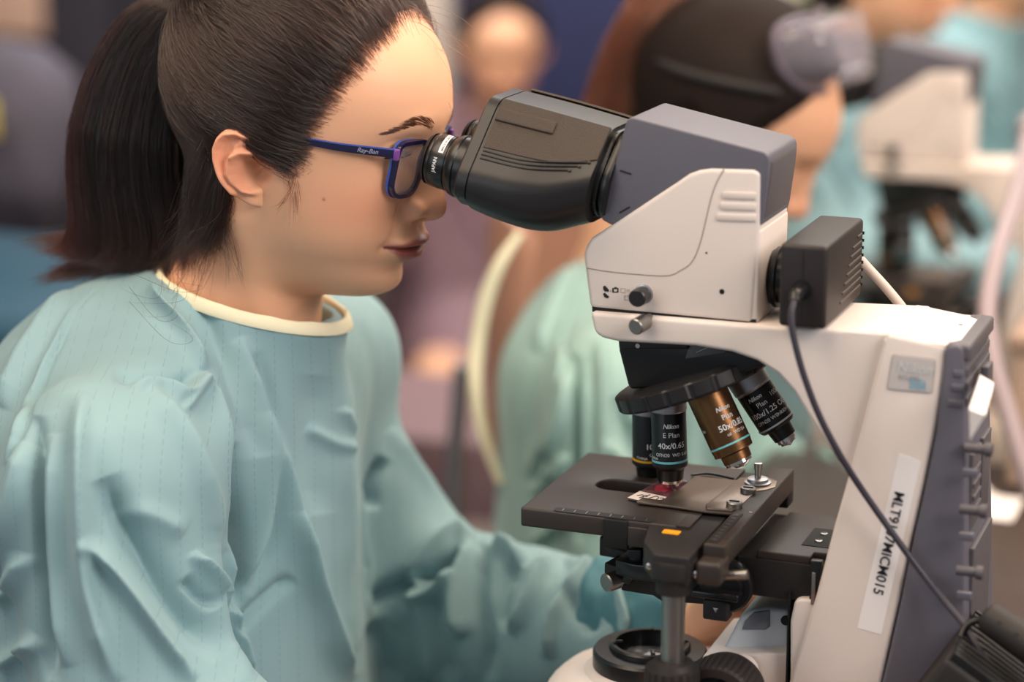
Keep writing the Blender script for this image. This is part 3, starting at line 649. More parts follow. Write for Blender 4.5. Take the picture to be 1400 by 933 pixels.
# local frame: box tilted about Y
bx=np.array([cos(radians(-32)),0,sin(radians(-32))]); bz=np.array([sin(radians(32)),0,cos(radians(32))]); by=np.array([0,1.,0])
O=PD(1318,875,1.37)
def LP(a,b,c): return O+bx*a+by*b+bz*c
def lbox(name,lo,hi,m,par,bevel=.002):
    V,F=boxVF(lo,hi); V=[LP(*v) for v in V]; return obj(name,V,F,m,par,bevel=bevel)
lbox('casing',(-.004,-.030,-.085),(.062,.055,-.004),blkm,PS,.004)
for k in range(12): lbox('cooling_fin',(-.002,-.028+k*.0066,-.006),(.056,-.0255+k*.0066,.002),blks,PS,.0008)
lbox('side_flange',(.055,-.032,-.02),(.064,.055,.001),greyd,PS,.0015)
A=PD(1351,845,1.36);B=PD(1425,893,1.335); d=(B-A)/np.linalg.norm(B-A)
lathe('round_plug',A,d,[(-.002,.006),(0,.0092),(.0015,.0102),(.042,.0105),(.05,.0105)],blkm,PS,n=44)
for (x,y) in ((1366,852),(1390,868)): lathe('screw_hole',PD(x,y,1.3365),-CF,[(0,.001),(.0012,.001)],deep,PS,n=10)
tube('loop_cable',[PD(1313,872,1.37),PD(1322,856,1.372),PD(1338,848,1.37),PD(1350,850,1.365)],.0022,blks,PS,n=10)
# ================= glass slide =================
za=ZT+.0006
# slide long axis along Y; near end carries a paper label
q=[PZ(x,y,za+.0011) for x,y in ((858,681),(902,691),(952,660),(912,652))]
SL=zslab('glass_slide',[tuple(p[:2]) for p in q],za,za+.0011,mat('slide_glass',(235,225,228),.04,trans=.9,ior=1.45),None,bevel=.0001,seg=1)
tag(SL,'glass slide with a red stained specimen and handwritten paper label under the upright lens','microscope slide')
l4=[q[0],q[1],q[1]+(q[2]-q[1])*.30,q[0]+(q[3]-q[0])*.30]
LB=zslab('paper_label',[tuple(p[:2]) for p in l4],za+.0011,za+.0013,mat('slide_label',(228,214,204),.65),SL,bevel=0); 
pk=mat('stain_pink',(150,60,80),.25,trans=.35); 
cc=q[0]*.25+q[1]*.25+q[2]*.25+q[3]*.25; ux=(q[1]-q[0]);uy=(q[3]-q[0])
zslab('cover_glass',[tuple((q[0]+ux*a+uy*b)[:2]) for a,b in ((.04,.33),(.96,.33),(.96,.93),(.04,.93))],za+.0011,za+.0013,mat('mount_tint',(150,96,110),.08,trans=.55,coat=.4),SL,bevel=0)
zslab('tissue_section',[tuple((q[0]+ux*(.42+.24*cos(t)*(1+.12*sin(3*t)))+uy*(.55+.13*sin(t)*(1+.15*cos(2*t))))[:2]) for t in np.linspace(0,2*pi,24,endpoint=False)],za+.0013,za+.00145,mat('tissue_red',(176,44,70),.3),SL,bevel=0)
def wr(pts):
    P=[tuple(l4[0]+(l4[1]-l4[0])*a+(l4[3]-l4[0])*b+np.array([0,0,.0004])) for a,b in pts]; return P
for s_ in ([(.14,.40),(.24,.62),(.34,.40)],[(.28,.22),(.34,.60),(.40,.80)],[(.30,.55),(.44,.52)],[(.56,.70),(.52,.40),(.62,.22),(.72,.40),(.70,.72),(.60,.80),(.56,.68)],[(.72,.30),(.86,.55),(.84,.78),(.74,.70)]):
    tube('handwriting',wr(s_),.00028,darkp,SL,n=6,sub=6)
# ================= implicit-surface helpers =================
def surfnet(fn,lo,hi,h):
    ax=[np.arange(a,b+h,h,dtype=np.float32) for a,b in zip(lo,hi)]; n=[len(a) for a in ax]
    val=np.empty(n,np.float32)
    for i0 in range(0,n[0],24):
        X,Y,Z=np.meshgrid(ax[0][i0:i0+24],ax[1],ax[2],indexing='ij'); val[i0:i0+24]=fn(X,Y,Z)
    s=val<0; c=np.zeros([k-1 for k in n],np.int8)
    offs=[(i,j,k) for i in(0,1) for j in (0,1) for k in (0,1)]
    for i,j,k in offs: c+=s[i:n[0]-1+i,j:n[1]-1+j,k:n[2]-1+k]
    act=(c>0)&(c<8); I=np.argwhere(act); idx=-np.ones(act.shape,np.int64); idx[act]=np.arange(len(I))
    acc=np.zeros((len(I),3)); cnt=np.zeros(len(I))
    for a in range(3):
        for u in (0,1):
            for v in (0,1):
                o=[0,0,0]; o[(a+1)%3]=u; o[(a+2)%3]=v; p=list(o); p[a]=1
                va=val[I[:,0]+o[0],I[:,1]+o[1],I[:,2]+o[2]]; vb=val[I[:,0]+p[0],I[:,1]+p[1],I[:,2]+p[2]]
                m=(va<0)!=(vb<0); t=np.where(m,va/np.where(m,va-vb,1),0)
                q=np.array(o,float)[None,:]+np.zeros((len(I),3)); q[:,a]=t; acc+=q*m[:,None]; cnt+=m
    V=(I+acc/cnt[:,None])*h+np.array([a[0] for a in ax]); Fq=[]
    for a in range(3):
        b=(a+1)%3; d=(a+2)%3; sl=[slice(1,None)]*3; sl[a]=slice(0,None)
        s0=s[tuple(slice(0,n[a]-1) if k==a else slice(1,n[k]-1) for k in range(3))]; s1=s[tuple(slice(1,n[a]) if k==a else slice(1,n[k]-1) for k in range(3))]
        E=np.argwhere(s0!=s1); flip=s1[tuple(E.T)]
        base=E.copy(); 
        for k in (b,d): base[:,k]+=1
        def g(db,dd):
            q=base.copy(); q[:,b]-=db; q[:,d]-=dd; return idx[tuple(q.T)]
        Q=np.stack([g(1,1),g(0,1),g(0,0),g(1,0)],1); Q[flip]=Q[flip][:,::-1]; Fq.append(Q)
    F=np.concatenate(Fq); F=F[(F>=0).all(1)]; return V,F
def smin(a,b,k):
    h=np.maximum(k-np.abs(a-b),0)/k; return np.minimum(a,b)-h*h*k*.25
def smax(a,b,k): return -smin(-a,-b,k)
def ell(X,Y,Z,c,r):
    x=(X-c[0])/r[0];y=(Y-c[1])/r[1];z=(Z-c[2])/r[2]; k=np.sqrt(x*x+y*y+z*z)
    k2=np.sqrt((x/r[0])**2+(y/r[1])**2+(z/r[2])**2)+1e-9; return k*(k-1)/k2
def caps(X,Y,Z,a,b,ra,rb):
    a=np.array(a,np.float32);b=np.array(b,np.float32);d=b-a;L2=float(d@d)
    t=np.clip(((X-a[0])*d[0]+(Y-a[1])*d[1]+(Z-a[2])*d[2])/L2,0,1)
    return np.sqrt((X-a[0]-t*d[0])**2+(Y-a[1]-t*d[1])**2+(Z-a[2]-t*d[2])**2)-(ra+(rb-ra)*t)
def g1(x,c,s): return np.exp(-((x-c)/s)**2)
def np_mesh(name,V,F,m,parent=None,smooth=True,pts_world=True):
    me=bpy.data.meshes.new(name); V=np.asarray(V,float)
    me.vertices.add(len(V)); me.vertices.foreach_set('co',V.ravel())
    F=np.asarray(F); me.loops.add(F.size); me.loops.foreach_set('vertex_index',F.ravel().astype(np.int32))
    me.polygons.add(len(F)); me.polygons.foreach_set('loop_start',np.arange(0,F.size,F.shape[1],dtype=np.int32))
    me.update(calc_edges=True); me.validate()
    if smooth: me.polygons.foreach_set('use_smooth',np.ones(len(me.polygons),bool))
    me.materials.append(m); return link(bpy.data.objects.new(name,me),parent)
def vnormals(V,F):
    V=np.asarray(V);F=np.asarray(F); n=np.cross(V[F[:,2]]-V[F[:,0]],V[F[:,3 if F.shape[1]==4 else 1]]-V[F[:,1 if F.shape[1]==4 else 0]]); N=np.zeros_like(V)
    for k in range(F.shape[1]): np.add.at(N,F[:,k],n)
    return N/(np.linalg.norm(N,axis=1)[:,None]+1e-12)
def relax(V,F,it=1,lam=.5):
    V=V.copy(); n=len(V)
    E=np.concatenate([np.stack([F[:,i],F[:,(i+1)%F.shape[1]]],1) for i in range(F.shape[1])]); E=np.concatenate([E,E[:,::-1]])
    deg=np.bincount(E[:,0],minlength=n)[:,None]
    for _ in range(it):
        A=np.stack([np.bincount(E[:,0],weights=V[E[:,1],k],minlength=n) for k in range(3)],1); V=V+lam*(A/np.maximum(deg,1)-V)
    return V
# ================= HEAD (local frame: x forward, y to her left, z up) =================
HT=radians(8); HO=np.array([-.255,0,1.165]); HX=np.array([cos(HT),0,-sin(HT)]); HZ=np.array([sin(HT),0,cos(HT)]); HYv=np.array([0,1.,0])
def h2w(P): P=np.asarray(P,float); return HO+P[...,0:1]*HX+P[...,1:2]*HYv+P[...,2:3]*HZ
def w2h(P): q=np.asarray(P,float)-HO; return np.stack([q@HX,q@HYv,q@HZ],-1)
FZ=[-.1,-.098,-.0955,-.093,-.0893,-.0844,-.078,-.070,-.0655,-.061,-.055,-.048,-.041,-.033,-.025,-.015,0,.01,.02,.03,.04,.05,.06,.07,.08,.09,.12]
FX=[.012,.030,.048,.0560,.0622,.0668,.0700,.0706,.0710,.0738,.0760,.0778,.0783,.0782,.0778,.0775,.0775,.0782,.0805,.0838,.0848,.0832,.0798,.0748,.0675,.0585,.01]
WZ=[-.1,-.096,-.09,-.082,-.07,-.058,-.045,-.03,-.012,.01,.03,.05,.07,.09,.12]
WX=[.012,.022,.032,.0405,.0495,.0575,.0630,.0675,.0705,.0715,.072,.0715,.067,.058,.01]
def smooth_tab(zs,xs,sg=.0028):
    z=np.linspace(-.11,.13,481); x=np.interp(z,zs,xs); k=np.exp(-(np.arange(-24,25)*.0005/sg)**2);k/=k.sum(); xp=np.pad(x,24,mode='edge'); return z,np.convolve(xp,k,'valid')
FT=smooth_tab(FZ,FX); WT=smooth_tab(WZ,WX,.007)
NZ=[-.0385,-.0362,-.0345,-.0327,-.030,-.0265,-.022,-.018,-.012,-.006,0,.008,.016,.022,.030,.04]
NX=[0,.0015,.0045,.0100,.0145,.0168,.0172,.0165,.0140,.0115,.0095,.0062,.0040,.0028,.0012,0]
def head_sdf(x,y,z,detail=True):
    ay=np.abs(y); a=np.interp(z,*FT).astype(np.float32); b=np.interp(z,*WT).astype(np.float32)
    xx=np.where(x>0,x/a,x/.055); rho=np.sqrt(xx**2+(ay/b)**2)+1e-6
    d=(rho-1)*np.minimum(a,b)*(1-.2*np.clip(-x/.03,0,1))
    d=smax(d,-.0985-z,.006); d=smax(d,z-.085,.03)
    # cheek bones / jaw fullness
    d-=.0030*g1(z,-.014,.020)*g1(ay,.047,.018)*np.clip((x+.005)/.035,0,1)
    d-=.0022*g1(z,-.045,.020)*g1(ay,.045,.02)*np.clip((x+.005)/.035,0,1)
    d+=.0016*g1(z,-.028,.012)*g1(ay,.026,.006)*(x>.03)
    sk=ell(x,y,z,(-.012,0,.045),(.0925,.0745,.083))
    d=smin(d,sk,.022)
    # neck
    nk=caps(x,y,z,(-.034,0,-.045),(-.048,0,-.14),.0500,.0520)
    nk2=caps(x,y,z,(-.048,0,-.14),(-.060,0,-.20),.0520,.062); nk=smin(nk,nk2,.02)
    scm=caps(x,ay,z,(-.022,.052,-.045),(-.006,.018,-.155),.009,.007); nk=smin(nk,scm,.018)
    d=smin(d,nk,.022)
    if not detail: return d
    f=(x>.02)
    # brow ridge & sockets
    d-=.0012*g1(z,.033,.008)*g1(ay,.026,.018)*f
    d+=.0068*g1(z,.0150,.0100)*g1(ay,.030,.0135)*f
    d+=.0030*g1(z,.010,.010)*g1(ay,.0145,.006)*f
    # eyeball with closed-in lids
    eb=ell(x,ay,z,(.0600,.0310,.0135),(.0118,.0135,.0118)); d=smin(d,eb,.004)
    d-=.0012*g1(z,.0195,.003)*g1(ay,.031,.011)*f
    d=smax(d,-ell(x,ay,z,(.0745,.0300,.0128),(.0065,.0130,.0030)),.0015)
    # nose ridge
    h=np.interp(z,NZ[::1],NX).astype(np.float32); w=np.interp(z,[-.035,-.022,-.01,0,.01,.025],[.0098,.0098,.0078,.0066,.0062,.0085]).astype(np.float32)
    d-=h*np.exp(-(ay/w)**2.2)*f*1.02
    d=smin(d,ell(x,ay,z,(.0785,.0122,-.0258),(.0100,.0062,.0070)),.005)
    d=smin(d,ell(x,y,z,(.0845,0,-.0225),(.0108,.0100,.0098)),.006)
    d+=.0026*np.exp(-((z+.026)/.009)**2-((ay-.0200)/.0026)**2)*f
    d+=.0013*np.exp(-((ay-(.0205+(-z-.028)*.33))/.0035)**2)*np.clip((-z-.024)/.006,0,1)*np.clip((z+.054)/.010,0,1)*f
    d=smax(d,-ell(x,ay,z,(.0830,.0072,-.0348),(.0065,.0036,.0050)),.003)
    # muzzle, philtrum, lips, mouth line
    zc=-.0532+(ay/.026)**2*.0010
    ext=1/(1+np.exp((ay-.0232)/.0018))
    d-=.0042*g1(z,-.0480,.0105)*g1(ay,0,.019)*f
    d+=.0010*g1(ay,0,.0022)*g1(z,-.0410,.0045)*f
    up=.0036*g1(z,zc+.0046-(ay/.026)**2*.0022,.0034)*ext; lo_=.0060*g1(z,zc-.0060+(ay/.022)**2*.0030,.0050)*ext*g1(ay,0,.024)
    d-=(up+lo_)*f
    d+=.0034*np.exp(-((z-zc)/.0012)**2)*(1/(1+np.exp((ay-.0262)/.0012)))*f
    d+=.0020*np.exp(-((z-zc)/.0040)**2-((ay-.0275)/.004)**2)*f
    d+=.0018*g1(z,-.0712,.0036)*g1(ay,0,.017)*f
    d-=.0016*g1(z,-.0830,.008)*g1(ay,0,.013)*f
    # ear hollow
    d=smax(d,-ell(x,ay,z,(-.0075,.0775,-.0055),(.0120,.0125,.0150)),.003)
    return d
def head_hit(px,py):
    """where the sight line through a photo point meets the head; head-frame coords"""
    r=ray(px,py); t=1.25
    for _ in range(140):
        p=w2h(CAM+r*t); d=float(head_sdf(*[np.array([v],np.float32) for v in p],detail=False)[0]); t+=max(d*.6,.0002)
        if d<.0003: return p
        if t>2: return None
hv,hf=surfnet(head_sdf,(-.13,-.095,-.205),(.12,.095,.145),.00115)
hv=relax(hv,hf,2,.5)
# --- ears ---
def ear(sg):
    S=.2571/1000*.5   # photo crop units to metres
    def c(px,py): return np.array([(px-205)*S*1.02,-(py-280)*S*1.02])
    outp=[c(*p) for p in ((318,205),(322,160),(300,118),(255,90),(190,76),(130,88),(92,125),(75,180),(80,240),(100,305),(128,370),(165,420),(210,457),(250,476),(292,484),(330,470),(346,448),(338,405),(336,360),(330,300),(326,250))]
    outp=np.array(outp); Pc=np.vstack([outp[-1:],outp,outp[:1]]); 
    dense=spline([np.append(p,0) for p in np.vstack([outp,outp[:1]])],7)[:-1,:2]; n=len(dense); cen=c(215,275)
    helix=np.array([c(*p) for p in ((262,262),(290,225),(300,180),(285,135),(245,108),(190,95),(138,108),(108,140),(94,185),(98,240),(116,300),(140,355),(170,400))])
    anti=np.array([c(*p) for p in ((262,190),(215,190),(178,215),(160,255),(160,305),(180,350),(215,385),(255,392))])
    anti2=np.array([c(*p) for p in ((180,210),(190,165),(215,140))])
    trag=np.array([c(*p) for p in ((318,262),(308,300),(312,335))]); anttr=np.array([c(*p) for p in ((250,388),(282,378))])
    def dl(P,L_):
        best=np.full(len(P),9.)
        for a,b in zip(L_[:-1],L_[1:]):
            d=b-a; t=np.clip(((P-a)@d)/(d@d),0,1); best=np.minimum(best,np.linalg.norm(P-a-t[:,None]*d,axis=1))
        return best
    def H(P):
        h=np.full(len(P),.0030)
        h+=.0055*np.exp(-(dl(P,helix)/.0021)**2)
        h+=.0052*np.exp(-(dl(P,anti)/.0023)**2)+.0026*np.exp(-(dl(P,anti2)/.0026)**2)
        h+=.0052*np.exp(-(dl(P,trag)/.0026)**2)+.0034*np.exp(-(dl(P,anttr)/.0024)**2)
        q=(P-c(262,300))/np.array([.0085,.0100]); h-=.0150*np.exp(-(q[:,0]**2+q[:,1]**2)**1.8)
        q=(P-c(245,235))/np.array([.0058,.0044]); h-=.0060*np.exp(-(q**2).sum(1)**1.5)
        q=(P-c(270,440))/np.array([.0110,.0060]); h+=.0016*np.exp(-(q**2).sum(1))
        return h
    TT=list(np.linspace(.03,.90,26))+[.93,.955,.975,.99,1.0]; V=[];F=[]
    def place(P,h):
        # ear plane: back rim stands away from the head
        f=P[:,0];u=P[:,1]; out_=.0775 + (-(f-.012))*.36 - .0105*np.clip((f-.002)/.013,0,1)**1.6 - .010*np.clip((f+.013)/.030,0,1)**1.1*np.clip((-u-.002)/.008,0,1) + h + np.where(u<-.008,(-u-.008)*-.28,0)
        return np.stack([-.0135+f*.985+u*-.06,sg*out_,-.0065+u],1)
    rings=[]
    for t in TT:
        P=cen+(dense-cen)*t; h=H(P); e=max(0,(t-.88)/.12); h=h-(.0036*(1-sqrt(max(0,1-e*e)))); rings.append(place(P,h))
    P=cen+(dense-cen)*.985; rings.append(place(P,H(P)*0-.0016)); P=cen+(dense-cen)*.88; rings.append(place(P,H(P)*.35-.0052)); P=cen+(dense-cen)*.55; rings.append(place(P,np.full(n,-.0080)))
    V=[place(np.array([cen]),H(np.array([cen])))[0]]; 
    for r in rings: V+=list(r)
    F=[]
    for j in range(len(rings)-1):
        for i in range(n):
            q=[1+j*n+i,1+j*n+(i+1)%n,1+(j+1)*n+(i+1)%n,1+(j+1)*n+i]; F.append(q if sg>0 else q[::-1])
    for i in range(n):
        q=[0,1+(i+1)%n,1+i,0]; F.append(q if sg>0 else q[::-1])
    return np.array(V),np.array(F)
# --- skin material, tinted by where skin itself differs (lips, cheeks, ears), with crease shade painted along the mouth ---
def skin_mat(name,base):
    m=mat(name,base,.47,sss=.08,spec=.42,bump=.10,bscale=900); nt=m.node_tree; b=nt.nodes['Principled BSDF']
    a=nt.nodes.new('ShaderNodeAttribute'); a.attribute_name='tone'; nt.links.new(a.outputs['Color'],b.inputs['Base Color'])
    b.inputs['Subsurface Radius'].default_value=(1,.38,.2); b.inputs['Subsurface Scale'].default_value=.006
    a2=nt.nodes.new('ShaderNodeAttribute'); a2.attribute_name='gloss'; nt.links.new(a2.outputs['Fac'],b.inputs['Roughness'])
    return m
skin=skin_mat('skin',(226,172,138))
SK=np.array(s2l((234,178,142))[:3]); LIP=np.array(s2l((156,76,74))[:3]); BLUSH=np.array(s2l((214,132,104))[:3]); EARC=np.array(s2l((222,140,110))[:3])
def tones(P,SK=SK,LIP=LIP,BLUSH=BLUSH,EARC=EARC):
    x,y,z=P.T; ay=np.abs(y); c=np.tile(SK,(len(P),1))
    sg=lambda t,w: 1/(1+np.exp(-np.clip(t/w,-30,30)))
    def mixc(col,w): nonlocal c; w=np.clip(w,0,1)[:,None]; c=c*(1-w)+col*w
    mixc(BLUSH,.42*g1(z,-.022,.022)*g1(ay,.045,.024)*sg(x-.025,.006))
    mixc(BLUSH,.50*g1(z,-.024,.010)*g1(ay,0,.016)*sg(x-.07,.003))
    mixc(EARC,.55*sg(ay-.0765,.0012)*sg(.012-x,.002)*sg(.022-z,.002)*sg(z+.045,.003))
    mixc(np.array(s2l((110,62,44))[:3]),.8*np.exp(-((x-.0375)**2+(z+.0190)**2)/.0009**2)*(y<0))
    zc=-.0532+(ay/.026)**2*.0010
    top=zc+.0086-.0012*g1(ay,0,.0025)-np.clip((ay-.004)/.022,0,1)**1.3*.0068; bot=zc-.0122+np.clip(ay/.0245,0,1)**2.0*.0115
    w=1/(1+np.exp(-(top-z)/.00045))*1/(1+np.exp(-(z-bot)/.00055))*(x>.045)*(ay<.0265); mixc(LIP,w*.92)
    mixc(LIP*.35,.6*np.exp(-((z-zc)/.0008)**2)*(ay<.0255)*(x>.045))  # shade of the closed mouth put into the skin colour
    return c,w
ev1,ef1=ear(-1); ev2,ef2=ear(1)
# --- body under the gown and the hands (world frame) ---
def hand_sdf(X,Y,Z,W,Kn,tips,thumb,rp=.013):
    pass
def gown_solid(X,Y,Z):
    aY=np.abs(Y)
    d=ell(X,Y,Z,(-.385,0,.85),(.135,.165,.22))
    d=smin(d,ell(X,Y,Z,(-.392,0,.955),(.118,.160,.092)),.04)
    d=smin(d,ell(X,Y,Z,(-.329,0,.935),(.068,.105,.095)),.05)
    d=smin(d,caps(X,aY,Z,(-.338,.05,.988),(-.330,.158,.972),.060,.060),.04)
    d=smin(d,caps(X,Y,Z,(-.322,0,1.00),(-.304,0,1.062),.070,.0675),.025)
    d=smin(d,caps(X,Y,Z,(-.328,-.170,.955),(-.290,-.195,.80),.064,.066),.035)
    d=smin(d,caps(X,Y,Z,(-.290,-.195,.80),(-.06,-.20,.797),.058,.042),.04)
    d=smin(d,caps(X,Y,Z,(-.350,.150,.945),(-.288,.178,.812),.060,.058),.030)
    d=smin(d,caps(X,Y,Z,(-.288,.178,.795),(-.078,.120,.796),.052,.046),.03)
    d=smin(d,caps(X,Y,Z,(-.280,.175,.750),(-.13,.135,.770),.050,.044),.03)
    d=smin(d,ell(X,Y,Z,(-.39,0,.62),(.155,.20,.22)),.08)
    return smin(d,ell(X,Y,Z,(-.24,0,.56),(.25,.19,.085)),.06)
def body_sdf(X,Y,Z):
    aY=np.abs(Y)
    d=ell(X,Y,Z,(-.37,0,.90),(.10,.145,.17)); d=smin(d,caps(X,aY,Z,(-.335,.02,1.02),(-.335,.13,.99),.05,.045),.05)
    d=smin(d,caps(X,Y,Z,(-.34,0,.98),(-.322,0,1.03),.060,.045),.03)
    d=smin(d,ell(X,Y,Z,(-.40,0,.62),(.12,.17,.20)),.08)
    d=smin(d,caps(X,Y,Z,(-.335,-.165,.98),(-.29,-.20,.79),.044,.036),.03); d=smin(d,caps(X,Y,Z,(-.29,-.20,.79),(-.03,-.20,.795),.036,.024),.02)
    d=smin(d,caps(X,Y,Z,(-.335,.160,.96),(-.27,.185,.80),.044,.036),.03); d=smin(d,caps(X,Y,Z,(-.27,.185,.80),(-.015,.098,.812),.036,.025),.02)
    d=smax(d,gown_solid(X,Y,Z)+.009,.006)
    d=smin(d,caps(X,aY,Z,(-.40,.085,.55),(-.02,.10,.54),.075,.055),.05); d=smin(d,caps(X,aY,Z,(-.02,.10,.54),(-.06,.10,.10),.055,.042),.03)
    return d
bv,bf=surfnet(body_sdf,(-.56,-.27,.05),(.07,.27,1.10),.010)
def far_hand(X,Y,Z):
    # her left hand, curled round the focus knob on the far side
    d=caps(X,Y,Z,(-.030,.100,.811),(.000,.092,.820),.0235,.0215)
    d=smin(d,ell(X,Y,Z,(.022,.092,.830),(.030,.016,.027)),.018)
    kn=[(.046,.094,.850),(.050,.096,.836),(.048,.098,.822),(.042,.098,.810)]; 
    mid=[(.070,.094,.866),(.076,.096,.845),(.073,.098,.824),(.064,.098,.808)]; tip=[(.090,.086,.872),(.097,.086,.851),(.092,.088,.829),(.081,.089,.812)]
    for k in range(4):
        r=[.0090,.0094,.0090,.0080][k]; f=smin(caps(X,Y,Z,kn[k],mid[k],r,r*.9),caps(X,Y,Z,mid[k],tip[k],r*.9,r*.75),.004); d=smin(d,f,.006)
    th=smin(caps(X,Y,Z,(.006,.082,.842),(.030,.070,.862),.0115,.0105),caps(X,Y,Z,(.030,.070,.862),(.052,.064,.876),.0100,.0080),.006); return smin(d,th,.010)
fv,ff=surfnet(far_hand,(-.06,.04,.775),(.12,.13,.90),.0018)
def near_hand(X,Y,Z):
    d=caps(X,Y,Z,(-.05,-.200,.796),(-.02,-.200,.790),.0235,.0215)
    d=smin(d,ell(X,Y,Z,(.018,-.200,.782),(.040,.036,.0145)),.018)
    for k in range(4):
        y=-.228+k*.0185; L_=[.060,.074,.080,.072][k]; r=[.0078,.0088,.0092,.0090][k]
        a=(.050,y,.783);b=(.050+L_*.45,y,.782);c=(.050+L_*.8,y+.001,.772)
        d=smin(d,smin(caps(X,Y,Z,a,b,r,r*.92),caps(X,Y,Z,b,c,r*.92,r*.78),.004),.006)
    th=smin(caps(X,Y,Z,(-.004,-.172,.780),(.022,-.150,.776),.0115,.0105),caps(X,Y,Z,(.022,-.150,.776),(.046,-.144,.772),.0100,.0080),.006); return smin(d,th,.010)
nv,nf=surfnet(near_hand,(-.08,-.26,.75),(.15,-.12,.83),.0022)
def join(parts):
    V=[];F=[];o=0
    for v,f in parts: V.append(v);F.append(np.asarray(f)+o);o+=len(v)
    return np.concatenate(V),np.concatenate(F)
HVw=h2w(hv); E1=h2w(ev1);E2=h2w(ev2)
# triangles in the ears are stored as degenerate quads -> build through from_pydata
Vall,Fall=join([(HVw,hf),(E1,ef1),(E2,ef2),(bv,bf),(fv,ff),(nv,nf)])
def person_mesh(name,V,F,loc_pts,m,rootloc,tone=tones):
    me=bpy.data.meshes.new(name); V=V-np.array(rootloc)
    fl=[tuple(dict.fromkeys(q)) for q in F.tolist()]
    me.from_pydata(V.tolist(),[],fl); me.update(); me.polygons.foreach_set('use_smooth',[True]*len(me.polygons)); me.materials.append(m)
    c,w=tone(loc_pts); at=me.color_attributes.new('tone','FLOAT_COLOR','POINT'); at.data.foreach_set('color',np.concatenate([c,np.ones((len(c),1))],1).ravel())
    g=me.attributes.new('gloss','FLOAT','POINT'); g.data.foreach_set('value',.47-.15*w)
    o=bpy.data.objects.new(name,me); o.location=rootloc; COL.objects.link(o); return o
PR=person_mesh('person',Vall,Fall,w2h(Vall),skin,(-.40,0,.0))
tag(PR,'person with dark ponytail, blue glasses and teal gown bending to the near microscope eyepieces','person')
# ---- eyes ----
eyem=mat('eye_white',(225,215,208),.15,spec=.6)
for sg in (-1,1):
    c=h2w(np.array([.0602,sg*.031,.0135])); V,F=lathe_vf(c,HX,[(.0121*sin(a),.0121*cos(a)) for a in np.linspace(-pi/2,pi/2,20)],n=36,cap=False)
    e=obj('eye',V,F,eyem,PR)
    # upper lid with lashes
    lash=[h2w(np.array([.0600+.0128*cos(t)*.98,sg*(.031+.0128*sin(t)),.0105+.0010*cos(t)])) for t in np.linspace(-.9,.95,9)]
    tube('eyelash_line',lash,[.0002,.0007,.0008,.0008,.0007,.0004],mat('lash',(24,18,18),.6),PR,n=6)
# ================= GOWN =================
def gown_sdf(X,Y,Z):
    d=gown_solid(X,Y,Z)
    pl=(Z-1.056)-( -(X+.300)*.25)+Y*.12
    d=smax(d,pl,.004)
    nk=caps(X,Y,Z,(-.304,0,1.20),(-.312,0,1.045),.060,.058); d=smax(d,-nk,.006)
    cuf=caps(X,Y,Z,(.2,.02,.81),(-.030,.104,.800),.024,.0285); d=smax(d,-cuf,.004)
    return d
gv,gf=surfnet(gown_sdf,(-.58,-.29,.44),(.02,.29,1.12),.0034)
# second cuff layer (inner sleeve) on the far wrist
def cuff_sdf(X,Y,Z):
    d=caps(X,Y,Z,(-.11,.130,.812),(-.018,.100,.812),.040,.031); d=smax(d,X+.014,.004); d=smax(d,-caps(X,Y,Z,(-.06,.112,.811),(.05,.08,.815),.0265,.0265),.003); return smax(d,-.10-X,.004)
gv=relax(gv,gf,3,.5)
N=vnormals(gv,gf)
